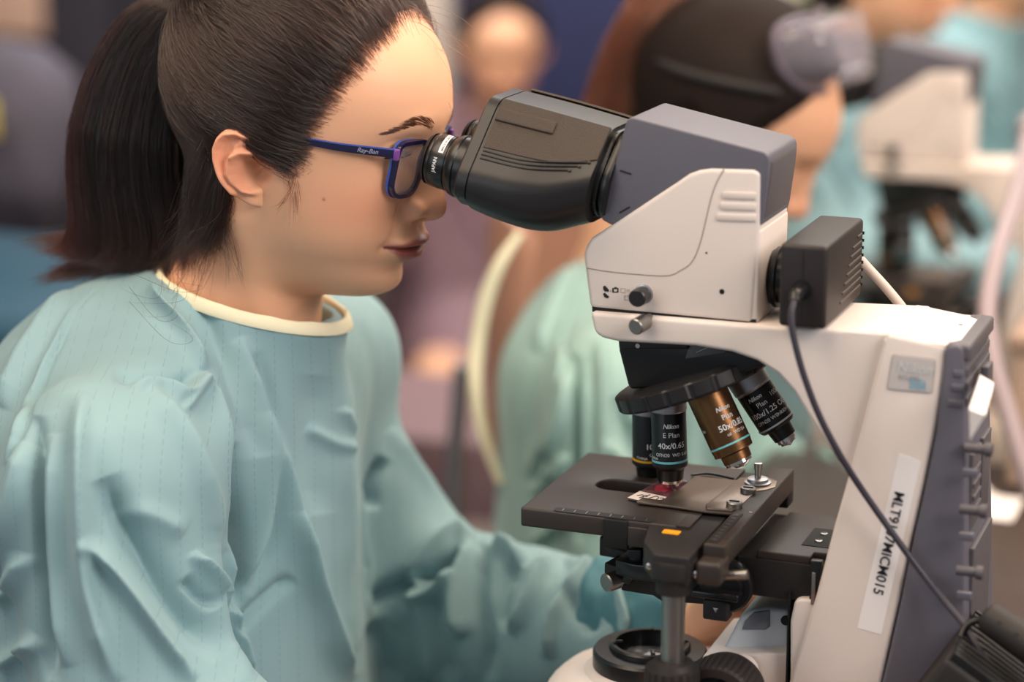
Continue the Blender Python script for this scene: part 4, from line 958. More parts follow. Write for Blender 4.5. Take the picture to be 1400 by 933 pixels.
# traced drape folds: (points in photo px, height mm, width on the left, width on the right)
def cr(l,s=1.628,ox=0,oy=360): return [(x/s+ox,y/s+oy) for x,y in l]
def dr(l,s=2.4138,ox=400,oy=560): return [(x/s+ox,y/s+oy) for x,y in l]
folds=[
 (cr([(235,45),(190,90),(150,150),(110,230),(70,320),(30,430),(0,540)]),-2.2,4,4),
 (cr([(225,55),(180,105),(138,165),(95,250),(55,340),(15,450)]),2.5,9,5),
 (cr([(160,60),(110,120),(60,200),(20,270),(0,320)]),4,16,14),
 (cr([(80,340),(78,420),(82,520),(88,640),(98,760),(110,933)]),-7,9,14),
 (cr([(70,400),(40,520),(10,640),(0,700)]),5,22,12),
 (cr([(60,650),(30,720),(0,760)]),4,16,12),(cr([(85,840),(40,870),(0,900)]),4,14,14),
 (cr([(190,290),(183,380),(180,480),(184,600),(200,720),(235,850),(260,933)]),6,20,14),
 (cr([(230,480),(262,560),(310,640),(370,730),(430,800),(500,870)]),-7,22,24),
 (cr([(120,380),(112,480),(110,600),(120,740),(150,900)]),3.5,14,16),
 (cr([(186,615),(230,650),(280,715),(330,790),(390,880),(430,933)]),6,13,12),
 (cr([(345,45),(370,85),(410,140),(438,195),(455,240)]),5,15,9),
 (cr([(455,240),(470,290),(486,350),(497,430),(500,520),(494,600)]),5,16,6),
 (cr([(290,270),(360,275),(410,300),(440,270),(458,245)]),4.5,9,9),
 (cr([(250,250),(320,252),(400,262),(430,240)]),-4,9,10),
 (cr([(410,330),(440,290),(456,262)]),3,7,7),
 (cr([(330,280),(390,350),(430,420),(460,500),(480,570),(494,640)]),4.5,18,10),
 (cr([(425,645),(455,690),(490,735)]),6,7,7),(cr([(415,700),(450,740),(480,765)]),-4,8,8),
 (cr([(500,620),(512,700),(520,780),(545,860),(560,933)]),5,24,5),
 (cr([(505,400),(512,500),(520,600),(512,700),(505,770)]),-16,5,16),
 (cr([(505,765),(540,700),(585,600),(600,520),(602,420),(590,330),(560,230),(535,165)]),4.5,10,20),
 (cr([(565,200),(600,300),(618,400),(614,520),(600,640),(560,740)]),-3,12,12),
 (cr([(600,330),(640,480),(665,620),(700,740),(740,850),(790,925)]),5,20,9),
 (cr([(520,820),(580,760),(650,700)]),-3.5,10,12),(cr([(700,250),(690,420),(710,560)]),-2,24,24),
 (cr([(430,60),(460,130),(500,220),(540,330),(575,430)]),-3,16,16),
 (cr([(768,190),(765,350),(770,470),(784,600),(788,760),(785,900)]),4,16,4),
 (cr([(750,320),(770,370),(790,385)]),2.5,7,7),
 (cr([(250,560),(330,560),(410,600)]),2.0,20,20),
 (dr([(60,60),(130,110),(190,130)]),2,10,10),
 # far sleeve
 (dr([(300,160),(262,250),(262,330)]),-7,10,10),
 (dr([(330,60),(400,170),(480,270),(560,350),(600,420)]),3,14,10),
 (dr([(610,430),(540,410),(470,450),(410,520),(385,580)]),6,10,14),
 (dr([(380,600),(430,620),(500,590),(540,540)]),7,9,9),
 (dr([(400,560),(450,545),(500,510),(560,480)]),-7,8,9),
 (dr([(600,450),(570,500),(545,590),(545,680),(570,750)]),6,14,12),
 (dr([(640,450),(620,540),(612,640),(640,760),(650,900)]),-5,12,12),
 (dr([(660,445),(720,480),(745,520)]),7,10,16),
 (dr([(745,515),(700,590),(690,680),(720,720)]),-4,13,13),
 (dr([(860,490),(820,540),(790,610),(740,700),(710,730)]),6,12,14),
 (dr([(900,490),(960,500),(1030,465)]),4,12,10),
 (dr([(1000,480),(940,560),(880,650),(850,720),(840,820)]),5.5,9,12),
 (dr([(1060,560),(1080,640),(1095,700),(1095,740)]),6,10,8),
 (dr([(900,600),(960,680),(1000,740)]),-4,14,14),
 (dr([(250,640),(330,590),(400,560)]),-6,14,14),(dr([(330,720),(400,640),(440,700),(450,800),(440,900)]),3,16,16),
 (dr([(480,620),(470,720),(500,820),(520,900)]),-4,16,16),(dr([(260,700),(300,800),(330,900)]),-4,16,16),
 (dr([(0,330),(40,480),(90,640),(150,780),(200,900)]),3.5,12,12),
 (dr([(225,250),(222,400),(240,560),(235,700),(205,800)]),3,10,6),
]
def fold_disp(V,N,folds):
    x,y=proj(V); face=np.clip(-(N@CF)*2.2+.15,0,1); D=np.zeros(len(V))
    for pts,amp,wl,wr in folds:
        P=np.array(pts,float); P=spline([np.append(p,0) for p in P],4)[:,:2]; L_=np.concatenate([[0],np.cumsum(np.linalg.norm(np.diff(P,axis=0),axis=1))]); tot=L_[-1]
        best=np.full(len(V),1e9); sd=np.zeros(len(V)); tt=np.zeros(len(V))
        lo=P.min(0)-60;hi=P.max(0)+60; m=np.where((x>lo[0])&(x<hi[0])&(y>lo[1])&(y<hi[1]))[0]
        if len(m)==0: continue
        q=np.stack([x[m],y[m]],1); b_=best[m]; s_=sd[m]; t_=tt[m]
        for i in range(len(P)-1):
            d=P[i+1]-P[i]; l2=d@d+1e-9; t=np.clip(((q-P[i])@d)/l2,0,1); r=q-P[i]-t[:,None]*d; dd=np.linalg.norm(r,axis=1); k=dd<b_
            b_[k]=dd[k]; s_[k]=(r[k,0]*(-d[1])+r[k,1]*d[0]); t_[k]=(L_[i]+t[k]*sqrt(l2))/tot
        w=np.where(s_>0,wl,wr); env=np.clip(np.minimum(t_,1-t_)*6,0,1)**.7
        D[m]+=amp*.0021*np.exp(-(b_/(w*.80))**1.7)*env
    return D*face
from mathutils import noise as mn
def nz(V,sc,amp,seed=0): return np.array([mn.noise(Vector((v[0]*sc[0]+seed,v[1]*sc[1],v[2]*sc[2]))) for v in V])*amp
# subdivide once for crisp folds
def subdiv(V,F):
    me=bpy.data.meshes.new('t'); me.from_pydata(V.tolist(),[],F.tolist()); bm=bmesh.new(); bm.from_mesh(me)
    bmesh.ops.subdivide_edges(bm,edges=bm.edges[:],cuts=1,use_grid_fill=True); V=np.array([v.co[:] for v in bm.verts]); bm.verts.index_update(); F=np.array([[v.index for v in f.verts] for f in bm.faces if len(f.verts)==4]); bm.free(); bpy.data.meshes.remove(me); return V,F
gv,gf=subdiv(gv,gf); gv=relax(gv,gf,2,.5); N=vnormals(gv,gf)
if N[np.argmin(gv[:,1])][1]>0: gf=gf[:,::-1]; N=-N
gv=gv+N*fold_disp(gv,N,folds)[:,None]
gv=gv+N*(nz(gv,(26,26,9),.0022)+nz(gv,(55,55,18),.0010,5))[:,None]
def gown_material(name,base,stripe=True):
    m=mat(name,base,.62,spec=.3,sheen=.15,var=.035,vscale=14); nt=m.node_tree; b=nt.nodes['Principled BSDF']
    if stripe:
        tc=nt.nodes.new('ShaderNodeTexCoord'); sx=nt.nodes.new('ShaderNodeSeparateXYZ'); nt.links.new(tc.outputs['Object'],sx.inputs[0])
        def mth(op,a,bv=None,c=None):
            n=nt.nodes.new('ShaderNodeMath'); n.operation=op
            for i,v in enumerate((a,bv,c)):
                if v is None: continue
                if isinstance(v,(int,float)): n.inputs[i].default_value=v
                else: nt.links.new(v,n.inputs[i])
            return n.outputs[0]
        u=mth('ADD',mth('MULTIPLY',sx.outputs[0],1.0),mth('MULTIPLY',sx.outputs[1],.36)); fr=mth('FRACT',mth('MULTIPLY',u,1/.0118)); ln=mth('LESS_THAN',fr,.042)
        dash=mth('LESS_THAN',mth('FRACT',mth('MULTIPLY',sx.outputs[2],1/.0052)),.62); f=mth('MULTIPLY',mth('MULTIPLY',ln,dash),.34)
        mx=nt.nodes.new('ShaderNodeMix'); mx.data_type='RGBA'; src=b.inputs['Base Color'].links[0].from_socket; nt.links.new(src,mx.inputs['A']); mx.inputs['B'].default_value=s2l((70,104,112)); nt.links.new(f,mx.inputs['Factor']); nt.links.new(mx.outputs['Result'],b.inputs['Base Color'])
    # fine weave
    n=nt.nodes.new('ShaderNodeTexNoise'); n.inputs['Scale'].default_value=700; tc=nt.nodes.new('ShaderNodeTexCoord'); bp=nt.nodes.new('ShaderNodeBump'); bp.inputs['Strength'].default_value=.12; bp.inputs['Distance'].default_value=.0004
    nt.links.new(tc.outputs['Object'],n.inputs['Vector']); nt.links.new(n.outputs['Fac'],bp.inputs['Height']); nt.links.new(bp.outputs['Normal'],b.inputs['Normal'])
    return m
gownm=gown_material('teal_gown',(134,166,172))
GW=np_mesh('gown',gv,gf,gownm,PR); tag(GW,'teal pinstriped gown')
cv,cf=surfnet(cuff_sdf,(-.115,.05,.76),(0,.18,.86),.003); cv=relax(cv,cf,2); cN=vnormals(cv,cf); cv=cv+cN*nz(cv,(120,60,60),.003)[:,None]
np_mesh('inner_cuff',cv,cf,mat('cuff_teal',(70,120,132),.7),GW)
# cream neck binding
loop=[]
_cen=np.array([-.303,0,0])
for a in np.linspace(0,2*pi,41)[:-1]:
    r=.0635-.002*max(0,cos(a)); x=-.3045+r*cos(a); y=r*sin(a)*1.0; loop.append((x,y,1.056-(x+.300)*.25-y*.12))
bind=mat('cream_binding',(236,228,196),.7,bump=.3,bscale=600)
V=[];F=[];n=len(loop)
LPp=np.array(loop)
for i in range(n):
    p=LPp[i]; t=LPp[(i+1)%n]-LPp[i-1]; t/=np.linalg.norm(t); o=np.array([p[0]+.3045,p[1],0]); o/=np.linalg.norm(o); dn=np.array([.0,0,-1.0]); nrm=np.cross(t,np.array([0,0,1.])); 
    wv=.0006*sin(i*1.9)
    for (ro,dz) in ((.000,.0022),(.0022,.0026+wv),(.0040,.0005),(.0055,-.0045+wv),(.0052,-.0062),(.0020,-.0066),(-.0012,-.004),(-.0012,.0005)):
        V.append(p+o*ro*1.0+np.array([0,0,dz]))
k=8
for i in range(n):
    for j in range(k): F.append([i*k+j,i*k+(j+1)%k,((i+1)%n)*k+(j+1)%k,((i+1)%n)*k+j])
nb=obj('neck_binding',V,F,bind,GW,ang=60); tag(nb,'cream neckline binding')
# inner garment glimpsed at the neck
# printed pocket marks near the chest
mk=mat('pocket_print',(60,60,70),.7)
# ================= GLASSES =================
GL=empty('eyeglasses',tuple(h2w(np.array([.075,0,.012]))),'dark blue glasses with lighter blue rims, worn by the person at the near microscope','glasses')
frame_m=mat('navy_acetate',(26,26,62),.18,spec=.6,coat=.4); rim_m=mat('blue_acetate',(70,92,176),.2,coat=.3); pin=mat('violet_acetate',(120,70,150),.25)
lensm=mat('spectacle_lens',(225,215,220),.03,spec=.7,alpha=.13)
def rimcurve(sg,off=0,k=1.0):
    # rounded rectangle in the lens plane
    cx,cz=.0252,.0035; w,h=.0166*k,.0190*k; pts=rpoly([(cx-w,cz+h*.95),(cx+w,cz+h),(cx+w*.96,cz-h*.9),(cx-w*.82,cz-h)],[.009,.007,.011,.013],7)
    out=[]
    for a,b in pts:
        x=.0805-.0055*((a)/.05)**2*1.6-(a*.0)+b*.10+off; out.append(h2w(np.array([x,sg*a,b])))
    return out
def profile_ring(name,c,wi,th,m,parent):
    """closed rim with rectangular section: wi in plane, th in depth"""
    c=np.array(c); n=len(c); cen=c.mean(0); V=[];F=[]
    for i in range(n):
        t=c[(i+1)%n]-c[i-1]; t/=np.linalg.norm(t)+1e-12; o=c[i]-cen; o-=t*(o@t); o/=np.linalg.norm(o); b=np.cross(t,o)
        for a_,b_ in ((-wi,-th),(wi,-th),(wi,th),(-wi,th)): V.append(c[i]+o*a_+b*b_)
    for i in range(n):
        for j in range(4): F.append([i*4+j,i*4+(j+1)%4,((i+1)%n)*4+(j+1)%4,((i+1)%n)*4+j])
    return obj(name,V,F,m,parent,ang=40)
for sg in (-1,1):
    rm=profile_ring('rim',rimcurve(sg),.00135,.0019,frame_m,GL); profile_ring('rim_edge',rimcurve(sg,-.0022,1.02),.0013,.0008,rim_m,rm)
    c=np.array(rimcurve(sg,0,.97)); n=len(c); ce=c.mean(0)+HX*.0012; 
    V=list(c+HX*.0006)+[ce]+list(c-HX*.0006)+[ce-HX*.0014]; F=[[i,(i+1)%n,n] for i in range(n)]+[[n+1+(i+1)%n,n+1+i,2*n+1] for i in range(n)]+[[i,n+1+i,n+1+(i+1)%n,(i+1)%n] for i in range(n)]
    obj('lens',V,F,lensm,GL)
    # temple arm: from the hinge back to over the ear
    pts=[(.0765,.0455,.0165),(.0640,.0545,.0172),(.0440,.0665,.0180),(.0170,.0745,.0190),(.0030,.0750,.0185),(-.0080,.0752,.0175),(-.0150,.0755,.0150)]
    hh=[.0030,.0029,.0026,.0020,.0016,.0017,.0019]; P=spline([np.array([a,sg*b,c]) for a,b,c in pts],6); H_=np.interp(np.linspace(0,1,len(P)),np.linspace(0,1,len(hh)),hh); V=[];F=[]
    for i,p in enumerate(P):
        for dy,dz in ((-.0008,-1),(.0008,-1),(.0008,1),(-.0008,1)): V.append(h2w(p+np.array([0,dy,dz*H_[i]])))
    for i in range(len(P)-1):
        for j in range(4): F.append([i*4+j,i*4+(j+1)%4,(i+1)*4+(j+1)%4,(i+1)*4+j])
    F+=[[0,1,2,3],[len(V)-4,len(V)-3,len(V)-2,len(V)-1]]
    ta=obj('temple',V,F,frame_m,GL,bevel=.0003)
    V=[];F=[]
    for i,p in enumerate(P[:34]):
        for dy,dz in ((.0000,.75),(.00095,.75),(.00095,1.08),(.0000,1.08)): V.append(h2w(p+np.array([0,sg*dy if sg>0 else -dy,dz*H_[i]])))
    for i in range(33):
        for j in range(4): F.append([i*4+j,i*4+(j+1)%4,(i+1)*4+(j+1)%4,(i+1)*4+j])
    obj('temple_edge',V,F,rim_m,ta)
    V,F=boxVF((.0755,-.0020,-.0038),(.0790,.0018,.0038)); V=[h2w(np.array([a,sg*.0455+b,c+.0160])) for a,b,c in V]; obj('hinge',V,F,pin,GL,bevel=.0008)
    if sg<0:
        a=h2w(np.array([.0560,-.0596-.0009,.0162])); b_=h2w(np.array([.0700,-.0503-.0009,.0155])); U=b_-a; text_flat('lettering',[('Ray-Ban',0,0,.0042)],a,U,HZ,.004,mat('temple_print',(150,150,170),.4),ta,shear=.3,off=.0004)
br=[h2w(np.array([.0800+.0015*(1-abs(t)),.0055*t,.0135+.0035*(1-t*t)])) for t in np.linspace(-1,1,9)]; tube('bridge',br,.0019,frame_m,GL,n=12,sub=3)
# ================= HAIR =================
def hair_mat(name,col,rough=.28,var=.25,redness=None):
    m=bpy.data.materials.new(name); m.use_nodes=True; nt=m.node_tree; nt.nodes.remove(nt.nodes['Principled BSDF']); h=nt.nodes.new('ShaderNodeBsdfHairPrincipled')
    h.parametrization='COLOR'; h.inputs['Color'].default_value=s2l(col); h.inputs['Roughness'].default_value=rough; h.inputs['Radial Roughness'].default_value=.35; h.inputs['Random Roughness'].default_value=.3
    ci=nt.nodes.new('ShaderNodeHairInfo'); mp=nt.nodes.new('ShaderNodeMix'); mp.data_type='RGBA'
    c=np.array(s2l(col)); a=tuple(c[:3]*(1-var))+(1,); b=tuple(np.minimum(1,c[:3]*(1+var*2.2)))+(1,)
    mp.inputs['A'].default_value=a; mp.inputs['B'].default_value=b; nt.links.new(ci.outputs['Random'],mp.inputs['Factor'])
    if redness is not None:
        at=nt.nodes.new('ShaderNodeAttribute'); at.attribute_name='dye_backlight'; m2=nt.nodes.new('ShaderNodeMix'); m2.data_type='RGBA'; m2.inputs['B'].default_value=s2l(redness)
        nt.links.new(mp.outputs['Result'],m2.inputs['A']); nt.links.new(at.outputs['Fac'],m2.inputs['Factor']); nt.links.new(m2.outputs['Result'],h.inputs['Color'])
    else: nt.links.new(mp.outputs['Result'],h.inputs['Color'])
    nt.links.new(h.outputs[0],nt.nodes['Material Output'].inputs['Surface']); return m
def hair_obj(name,P,rad,m,parent=None,dye_backlight=None):
    """P: (n strands, k points, 3) world"""
    P=np.asarray(P,np.float32); n,k,_=P.shape; cu=bpy.data.hair_curves.new(name); cu.add_curves([k]*n)
    cu.points.foreach_set('position',P.ravel()); 
    r=np.broadcast_to(np.asarray(rad,np.float32),(n,k)).astype(np.float32).ravel(); cu.points.foreach_set('radius',r)
    if dye_backlight is not None:
        a=cu.attributes.new('dye_backlight','FLOAT','POINT'); a.data.foreach_set('value',np.asarray(dye_backlight,np.float32).ravel())
    cu.materials.append(m); return link(bpy.data.objects.new(name,cu),parent)
hairm=hair_mat('dark_hair',(22,15,12),.25,.5,(68,30,22))
KN=np.array([-.098,0,.088]); HC=np.array([-.012,0,.030])
def radius_dirs(D,fn=None):
    t=np.full(len(D),.115,np.float32)
    for _ in range(22):
        p=HC+D*t[:,None]; d=head_sdf(p[:,0].astype(np.float32),p[:,1].astype(np.float32),p[:,2].astype(np.float32),detail=False); t=t-d*.85
    return t
# hairline traced on the near side, in head coordinates
hl_px=[(563,38),(545,44),(527,62),(499,95),(475,123),(447,159),(434,182),(426,214),(408,236),(394,244),(386,222),(374,204),(358,192)]
hl=[head_hit(*p) for p in hl_px[1:]]; hl=[(.0584,.0903)]+[(p[0],p[2]) for p in hl if p is not None]
back=[(-.0085,.016),(-.024,.022),(-.033,.010),(-.034,-.006),(-.028,-.024),(-.026,-.045),(-.034,-.070),(-.052,-.090),(-.070,-.100),(-.13,-.11),(-.13,.16),(.05,.16)]
poly=np.array(hl+back)
def inside(x,z,poly=poly):
    c=np.zeros(len(x),bool); n=len(poly)
    for i in range(n):
        x1,z1=poly[i];x2,z2=poly[(i+1)%n]; k=((z1>z)!=(z2>z))&(x<(x2-x1)*(z-z1)/(z2-z1+1e-12)+x1); c^=k
    return c
line=np.array(hl+back[:9])
def linedist(x,z):
    best=np.full(len(x),9.); P=np.stack([x,z],1)
    for a,b in zip(line[:-1],line[1:]):
        d=b-a; t=np.clip(((P-a)@d)/(d@d+1e-12),0,1); best=np.minimum(best,np.linalg.norm(P-a-t[:,None]*d,axis=1))
    return best
# dark scalp-hugging underlayer
m=inside(hv[:,0],hv[:,2])&(linedist(hv[:,0],hv[:,2])>.0120); fm=m[hf].all(1); used=np.unique(hf[fm]); rm=-np.ones(len(hv),int); rm[used]=np.arange(len(used))
hN=vnormals(hv,hf); 
if hN[np.argmax(hv[:,0])][0]<0: hN=-hN
ld=linedist(hv[:,0],hv[:,2]); cap=hv[used]+hN[used]*np.minimum(.0024,(ld[used]-.0120)*.22)[:,None]
np_mesh('hair_base',h2w(cap),rm[hf[fm]],mat('hair_base',(30,22,20),.7),PR)
# strands combed back to the knot
NS=44000
cand=rng.normal(size=(NS*7,3)); cand/=np.linalg.norm(cand,axis=1)[:,None]; rr_c=radius_dirs(cand); pc=HC+cand*rr_c[:,None]
_jl=linedist(pc[:,0],pc[:,2]); ok=inside(pc[:,0]+rng.normal(size=len(pc))*.0026,pc[:,2]+rng.normal(size=len(pc))*.0026)&((_jl<.015)|(rng.random(len(pc))<.22)); cand=cand[ok][:NS]; pc=pc[ok][:NS]; rr0=rr_c[ok][:NS]; NS=len(cand)
# extra roots along the hairline for a soft edge
k=12; T=np.linspace(0,1,k)**.9; kd=KN-HC; kr=np.linalg.norm(kd); kd/=kr
ang=np.arccos(np.clip(cand@kd,-1,1)); 
lay=rng.random(NS); lock=np.array([mn.noise(Vector((p[0]*38,p[1]*38,p[2]*38))) for p in pc]); lock2=np.array([mn.noise(Vector((p[0]*90+7,p[1]*90,p[2]*90))) for p in pc])
sag=np.cross(cand,kd); rare=np.where(rng.random(NS)<.05,rng.normal(size=NS)*.12,0); lay=np.where(rare!=0,1.15,lay)

P=np.zeros((NS,k,3)); ld0=linedist(pc[:,0],pc[:,2])
D=np.zeros((NS,k,3))
for j,t in enumerate(T):
    s1=np.sin((1-t)*ang)/np.sin(ang); s2=np.sin(t*ang)/np.sin(ang); d=cand*s1[:,None]+kd*s2[:,None]
    # strands sweep in shallow arcs before gathering; locks drift sideways together
    drift=(lock*.15+lock2*.08+ (rng.random(NS)-.5)*.05+rare)*sin(pi*t)
    d=d+sag*drift[:,None]; d[:,2]-= (.20+.22*np.clip((cand[:,0]-.2)/.5,0,1))*sin(pi*t)*np.clip(1-np.abs(cand[:,2]-.1)*1.2,0,1)*np.clip(ang/1.6,0,1)*.9
    d/=np.linalg.norm(d,axis=1)[:,None]; D[:,j]=d
R_=radius_dirs(D.reshape(-1,3)).reshape(NS,k)
for j,t in enumerate(T):
    hgt=.0003+ (1-np.exp(-t*ang*8))*(.0022+.0060*lay+.0040*lock+.0026*lock2); hgt*= (1 if t<.85 else 1)
    P[:,j]=HC+D[:,j]*(R_[:,j]+hgt)[:,None]
# gather into the knot
gat=KN+np.array([-.004,0,.004]); off=rng.normal(size=(NS,3))*.0045
for j,t in enumerate(T):
    w=np.clip((t-.80)/.2,0,1)**2; P[:,j]=P[:,j]*(1-w)+(gat+off)*w
rad=np.full((NS,k),.00013); rad[:,0]=.00006; rad[:,1]=.00010; rad[:,2]=.00012; rad[:,-1]=.0001
hair_obj('hair',h2w(P.reshape(-1,3)).reshape(P.shape),rad,hairm,PR,dye_backlight=np.repeat((rng.random(NS)*.12)[:,None],k,1))
# hair tie
kw=h2w(KN[None])[0]; tube('hair_tie',[kw+np.array([-.006*cos(a)*.5-.004,.013*sin(a),.011*cos(a)+.004]) for a in np.linspace(0,2*pi,14)],.0032,mat('hair_tie',(20,18,20),.7),PR,n=10)
# --- ponytail ---
outer=[(262,-8),(190,2),(140,70),(116,150),(110,225),(114,290),(104,330),(84,352)]
inner=[(274,8),(268,40),(256,110),(252,185),(256,255),(268,305),(272,345),(255,378)]
O3=np.array([PY(x,y,0) for x,y in outer]); I3=np.array([PY(x,y,0) for x,y in inner])
NT=13000; K=18; a=rng.beta(1.15,1.15,NT); b=rng.uniform(-1,1,NT); rad_ok=sqrt
Os=spline(list(O3),6); Is=spline(list(I3),6); tl=np.linspace(0,1,len(Os)); P=np.zeros((NT,K,3)); ln=1-np.abs(rng.normal(size=NT))*.09
lockt=np.floor(a*14+3*np.sin(b*4)); lp=rng.normal(size=(200,3))
fl_=rng.random(NT)**5
for j in range(K):
    t=j/(K-1)*ln
    o=np.stack([np.interp(t,tl,Os[:,c]) for c in range(3)],1); i_=np.stack([np.interp(t,tl,Is[:,c]) for c in range(3)],1)
    q=o*(1-a[:,None])+i_*a[:,None]; wy=.008+.032*np.clip(t*2.2,0,1)-.006*t; q[:,1]+=b*wy*np.sqrt(np.clip(1-(2*a-1)**2*.75,0.05,1))
    lk=lp[lockt.astype(int)%200]; q+=lk*(.0035*np.clip(t*1.5,0,1)*np.sin(2.2*t+lk[:,1]))[:,None]*np.array([1,.8,.3])
    tw=np.clip((t-.78)/.22,0,1)**1.6; q[:,0]-=tw*(.004+.030*fl_*(1-a)); q[:,2]+=tw*.006*(1-a)
    P[:,j]=q
P[:,0]=kw+rng.normal(size=(NT,3))*.004
P+=rng.normal(size=P.shape)*.00035
dye_backlight=np.zeros((NT,K)); tt=np.linspace(0,1,K)
dye_backlight=np.clip(.55*np.clip((.30-a)/.30,0,1)[:,None]*np.clip(tt*3,0,1)+.45*np.clip((tt-.72)/.28,0,1)[None,:]+rng.random(NT)[:,None]*.10,0,.9)  # outer strands reddened as painted backlight; ends reddened as dyed hair
rad=np.full((NT,K),.00014); rad[:,-1]=.00004; rad[:,-2]=.0001
hair_obj('ponytail',P,rad,hairm,PR,dye_backlight=dye_backlight)
# wisps flicked out from the ends, and stray hairs: (photo px path, depth, count, spread)
def wisps(name,specs,r=.00009,dy=.15):
    S=[];Dy=[]
    for pts,y,n,sp,dv in specs:
        B=spline([PY(px,py,y) for px,py in pts],4); idx=np.linspace(0,len(B)-1,12); B=np.stack([np.interp(idx,np.arange(len(B)),B[:,c]) for c in range(3)],1)
        for _ in range(n):
            t=np.linspace(0,1,12)[:,None]; o=rng.normal(size=3)*sp*.0005; e=rng.normal(size=3)*sp*.0012; c=rng.normal(size=3)*sp*.0012; L_=rng.uniform(.75,1.0); u=np.linspace(0,11*L_,12)
            q=np.stack([np.interp(u,np.arange(12),B[:,k]) for k in range(3)],1)+o*(1-t*.3)+e*t**2*.8+c*np.sin(pi*t)*.6; S.append(q); Dy.append(np.full(12,dv))
    S=np.array(S); rr=np.full((len(S),12),r); rr[:,-1]=r*.3; rr[:,-2]=r*.6; hair_obj(name,S,rr,hairm,PR,dye_backlight=np.array(Dy))
wisps('stray_hair',[
 ([(128,270),(120,305),(100,322),(70,328),(20,333)],0,150,3.0,.55),([(132,300),(118,322),(95,330),(60,334)],.01,120,3.4,.5),
 ([(150,330),(120,355),(90,370),(45,385)],-.01,220,3.6,.5),([(170,345),(140,362),(110,372),(70,380)],.0,160,3.6,.45),
 ([(190,340),(170,365),(150,378),(120,382)],-.015,260,4.0,.4),([(215,340),(200,368),(180,380),(150,385)],-.02,220,4.0,.3),([(235,330),(228,360),(212,376),(180,384)],-.02,200,4.0,.2),
 ([(255,320),(245,350),(230,370),(200,380)],-.03,160,4.0,.1),([(270,300),(262,330),(250,355),(235,368)],-.045,130,3.6,.1),
 ([(100,200),(92,250),(70,300),(60,360)],.02,4,6,.4),([(120,180),(95,230),(80,290)],.02,5,6,.4),
 ([(300,225),(296,262),(285,310),(262,352)],-.068,420,5.5,.05),([(290,200),(284,250),(272,300),(250,350)],-.060,420,7,.05),([(306,262),(302,292),(290,325),(270,356)],-.067,200,4,.05),([(290,260),(300,300),(315,350),(318,390)],-.064,22,3.0,.1),([(280,270),(286,320),(280,370),(262,420)],-.062,18,4,.1),([(305,290),(322,340),(330,385)],-.064,10,3,.1),
 ([(262,300),(268,340),(255,380)],-.060,26,4,.1),([(250,300),(240,350),(235,400),(200,430)],-.064,10,6,.1),
 ([(392,222),(400,238),(412,236),(425,222)],-.068,60,2.2,.1),([(404,205),(400,230),(404,270),(403,312)],-.069,16,2.0,.15),([(400,215),(392,240),(404,262)],-.069,30,2.0,.1),([(404,240),(392,268),(376,285)],-.070,10,2.2,.1),
 ([(378,170),(372,195),(380,222),(398,236)],-.072,120,2.6,.1),([(372,165),(366,188),(371,206)],-.073,60,2.0,.1),
  ([(540,20),(575,35),(600,60),(622,75)],.0,7,6,.1),([(550,10),(590,20),(625,45),(636,80)],.01,5,6,.1),([(560,30),(585,62),(610,110),(618,150)],.015,5,6,.1),([(540,5),(562,16),(572,34)],0,20,4,.1),
 ([(180,395),(230,430),(270,420),(240,400)],-.12,3,8,.1),([(240,380),(225,410),(180,430)],-.11,4,8,.1)])
# hair swept over the temple toward the knot, in distinct lighter locks on top
# --- eyebrows ---
for sg in (-1,1):
    S=[]
    for _ in range(300):
        u=rng.random()**.85; y=.0125+.0345*u; zc=.0325+.0050*sin(pi*min(1,u*1.05))**1.2-.004*u*u; wd=(.0040*(1-u)**.7+.0008); z=zc+(rng.random()-.5)*2*wd*.8
        q=[]
        L_=.0055*(1-.3*u); dirv=np.array([0,.75+.25*u,.55*(1-u)-.15*u]); dirv/=np.linalg.norm(dirv)
        for t in np.linspace(0,1,4):
            p=np.array([0,y,z])+dirv*L_*t; yy=p[1]; zz=p[2]; d=np.array([.05,yy,zz])-np.array([0,0,zz]); 
            x0=.095
            q.append((x0,sg*yy,zz))
        S.append(q)
    S=np.array(S); f=S.reshape(-1,3).copy()
    for _ in range(40):
        d=head_sdf(f[:,0].astype(np.float32),f[:,1].astype(np.float32),f[:,2].astype(np.float32)); f[:,0]-=np.clip(d,-.002,.01)*.8
    f[:,0]+=.0004; S=h2w(f).reshape(S.shape); hair_obj('eyebrow',S,np.array([.00011,.00011,.00009,.00003]),hairm,PR,dye_backlight=np.zeros(S.shape[:2]))

for sg in (-1,1):
    S=[]
    for _ in range(70):
        t=rng.uniform(-.95,.95); b=np.array([.0600+.0126*cos(t),sg*(.031+.0128*sin(t)),.0150+.0005*cos(t)]); o=np.array([.0075*cos(t*.8),sg*.0060*sin(t),-.0028]); S.append([b+o*u+np.array([0,0,-.002*sin(pi*u)+.0012*u*u]) for u in np.linspace(0,1,5)])
    S=np.array(S)+rng.normal(size=(70,1,3))*.0003; hair_obj('eyelashes',h2w(S.reshape(-1,3)).reshape(S.shape),np.array([.00013,.00012,.0001,.00007,.00002]),hairm,PR,dye_backlight=np.zeros(S.shape[:2]))
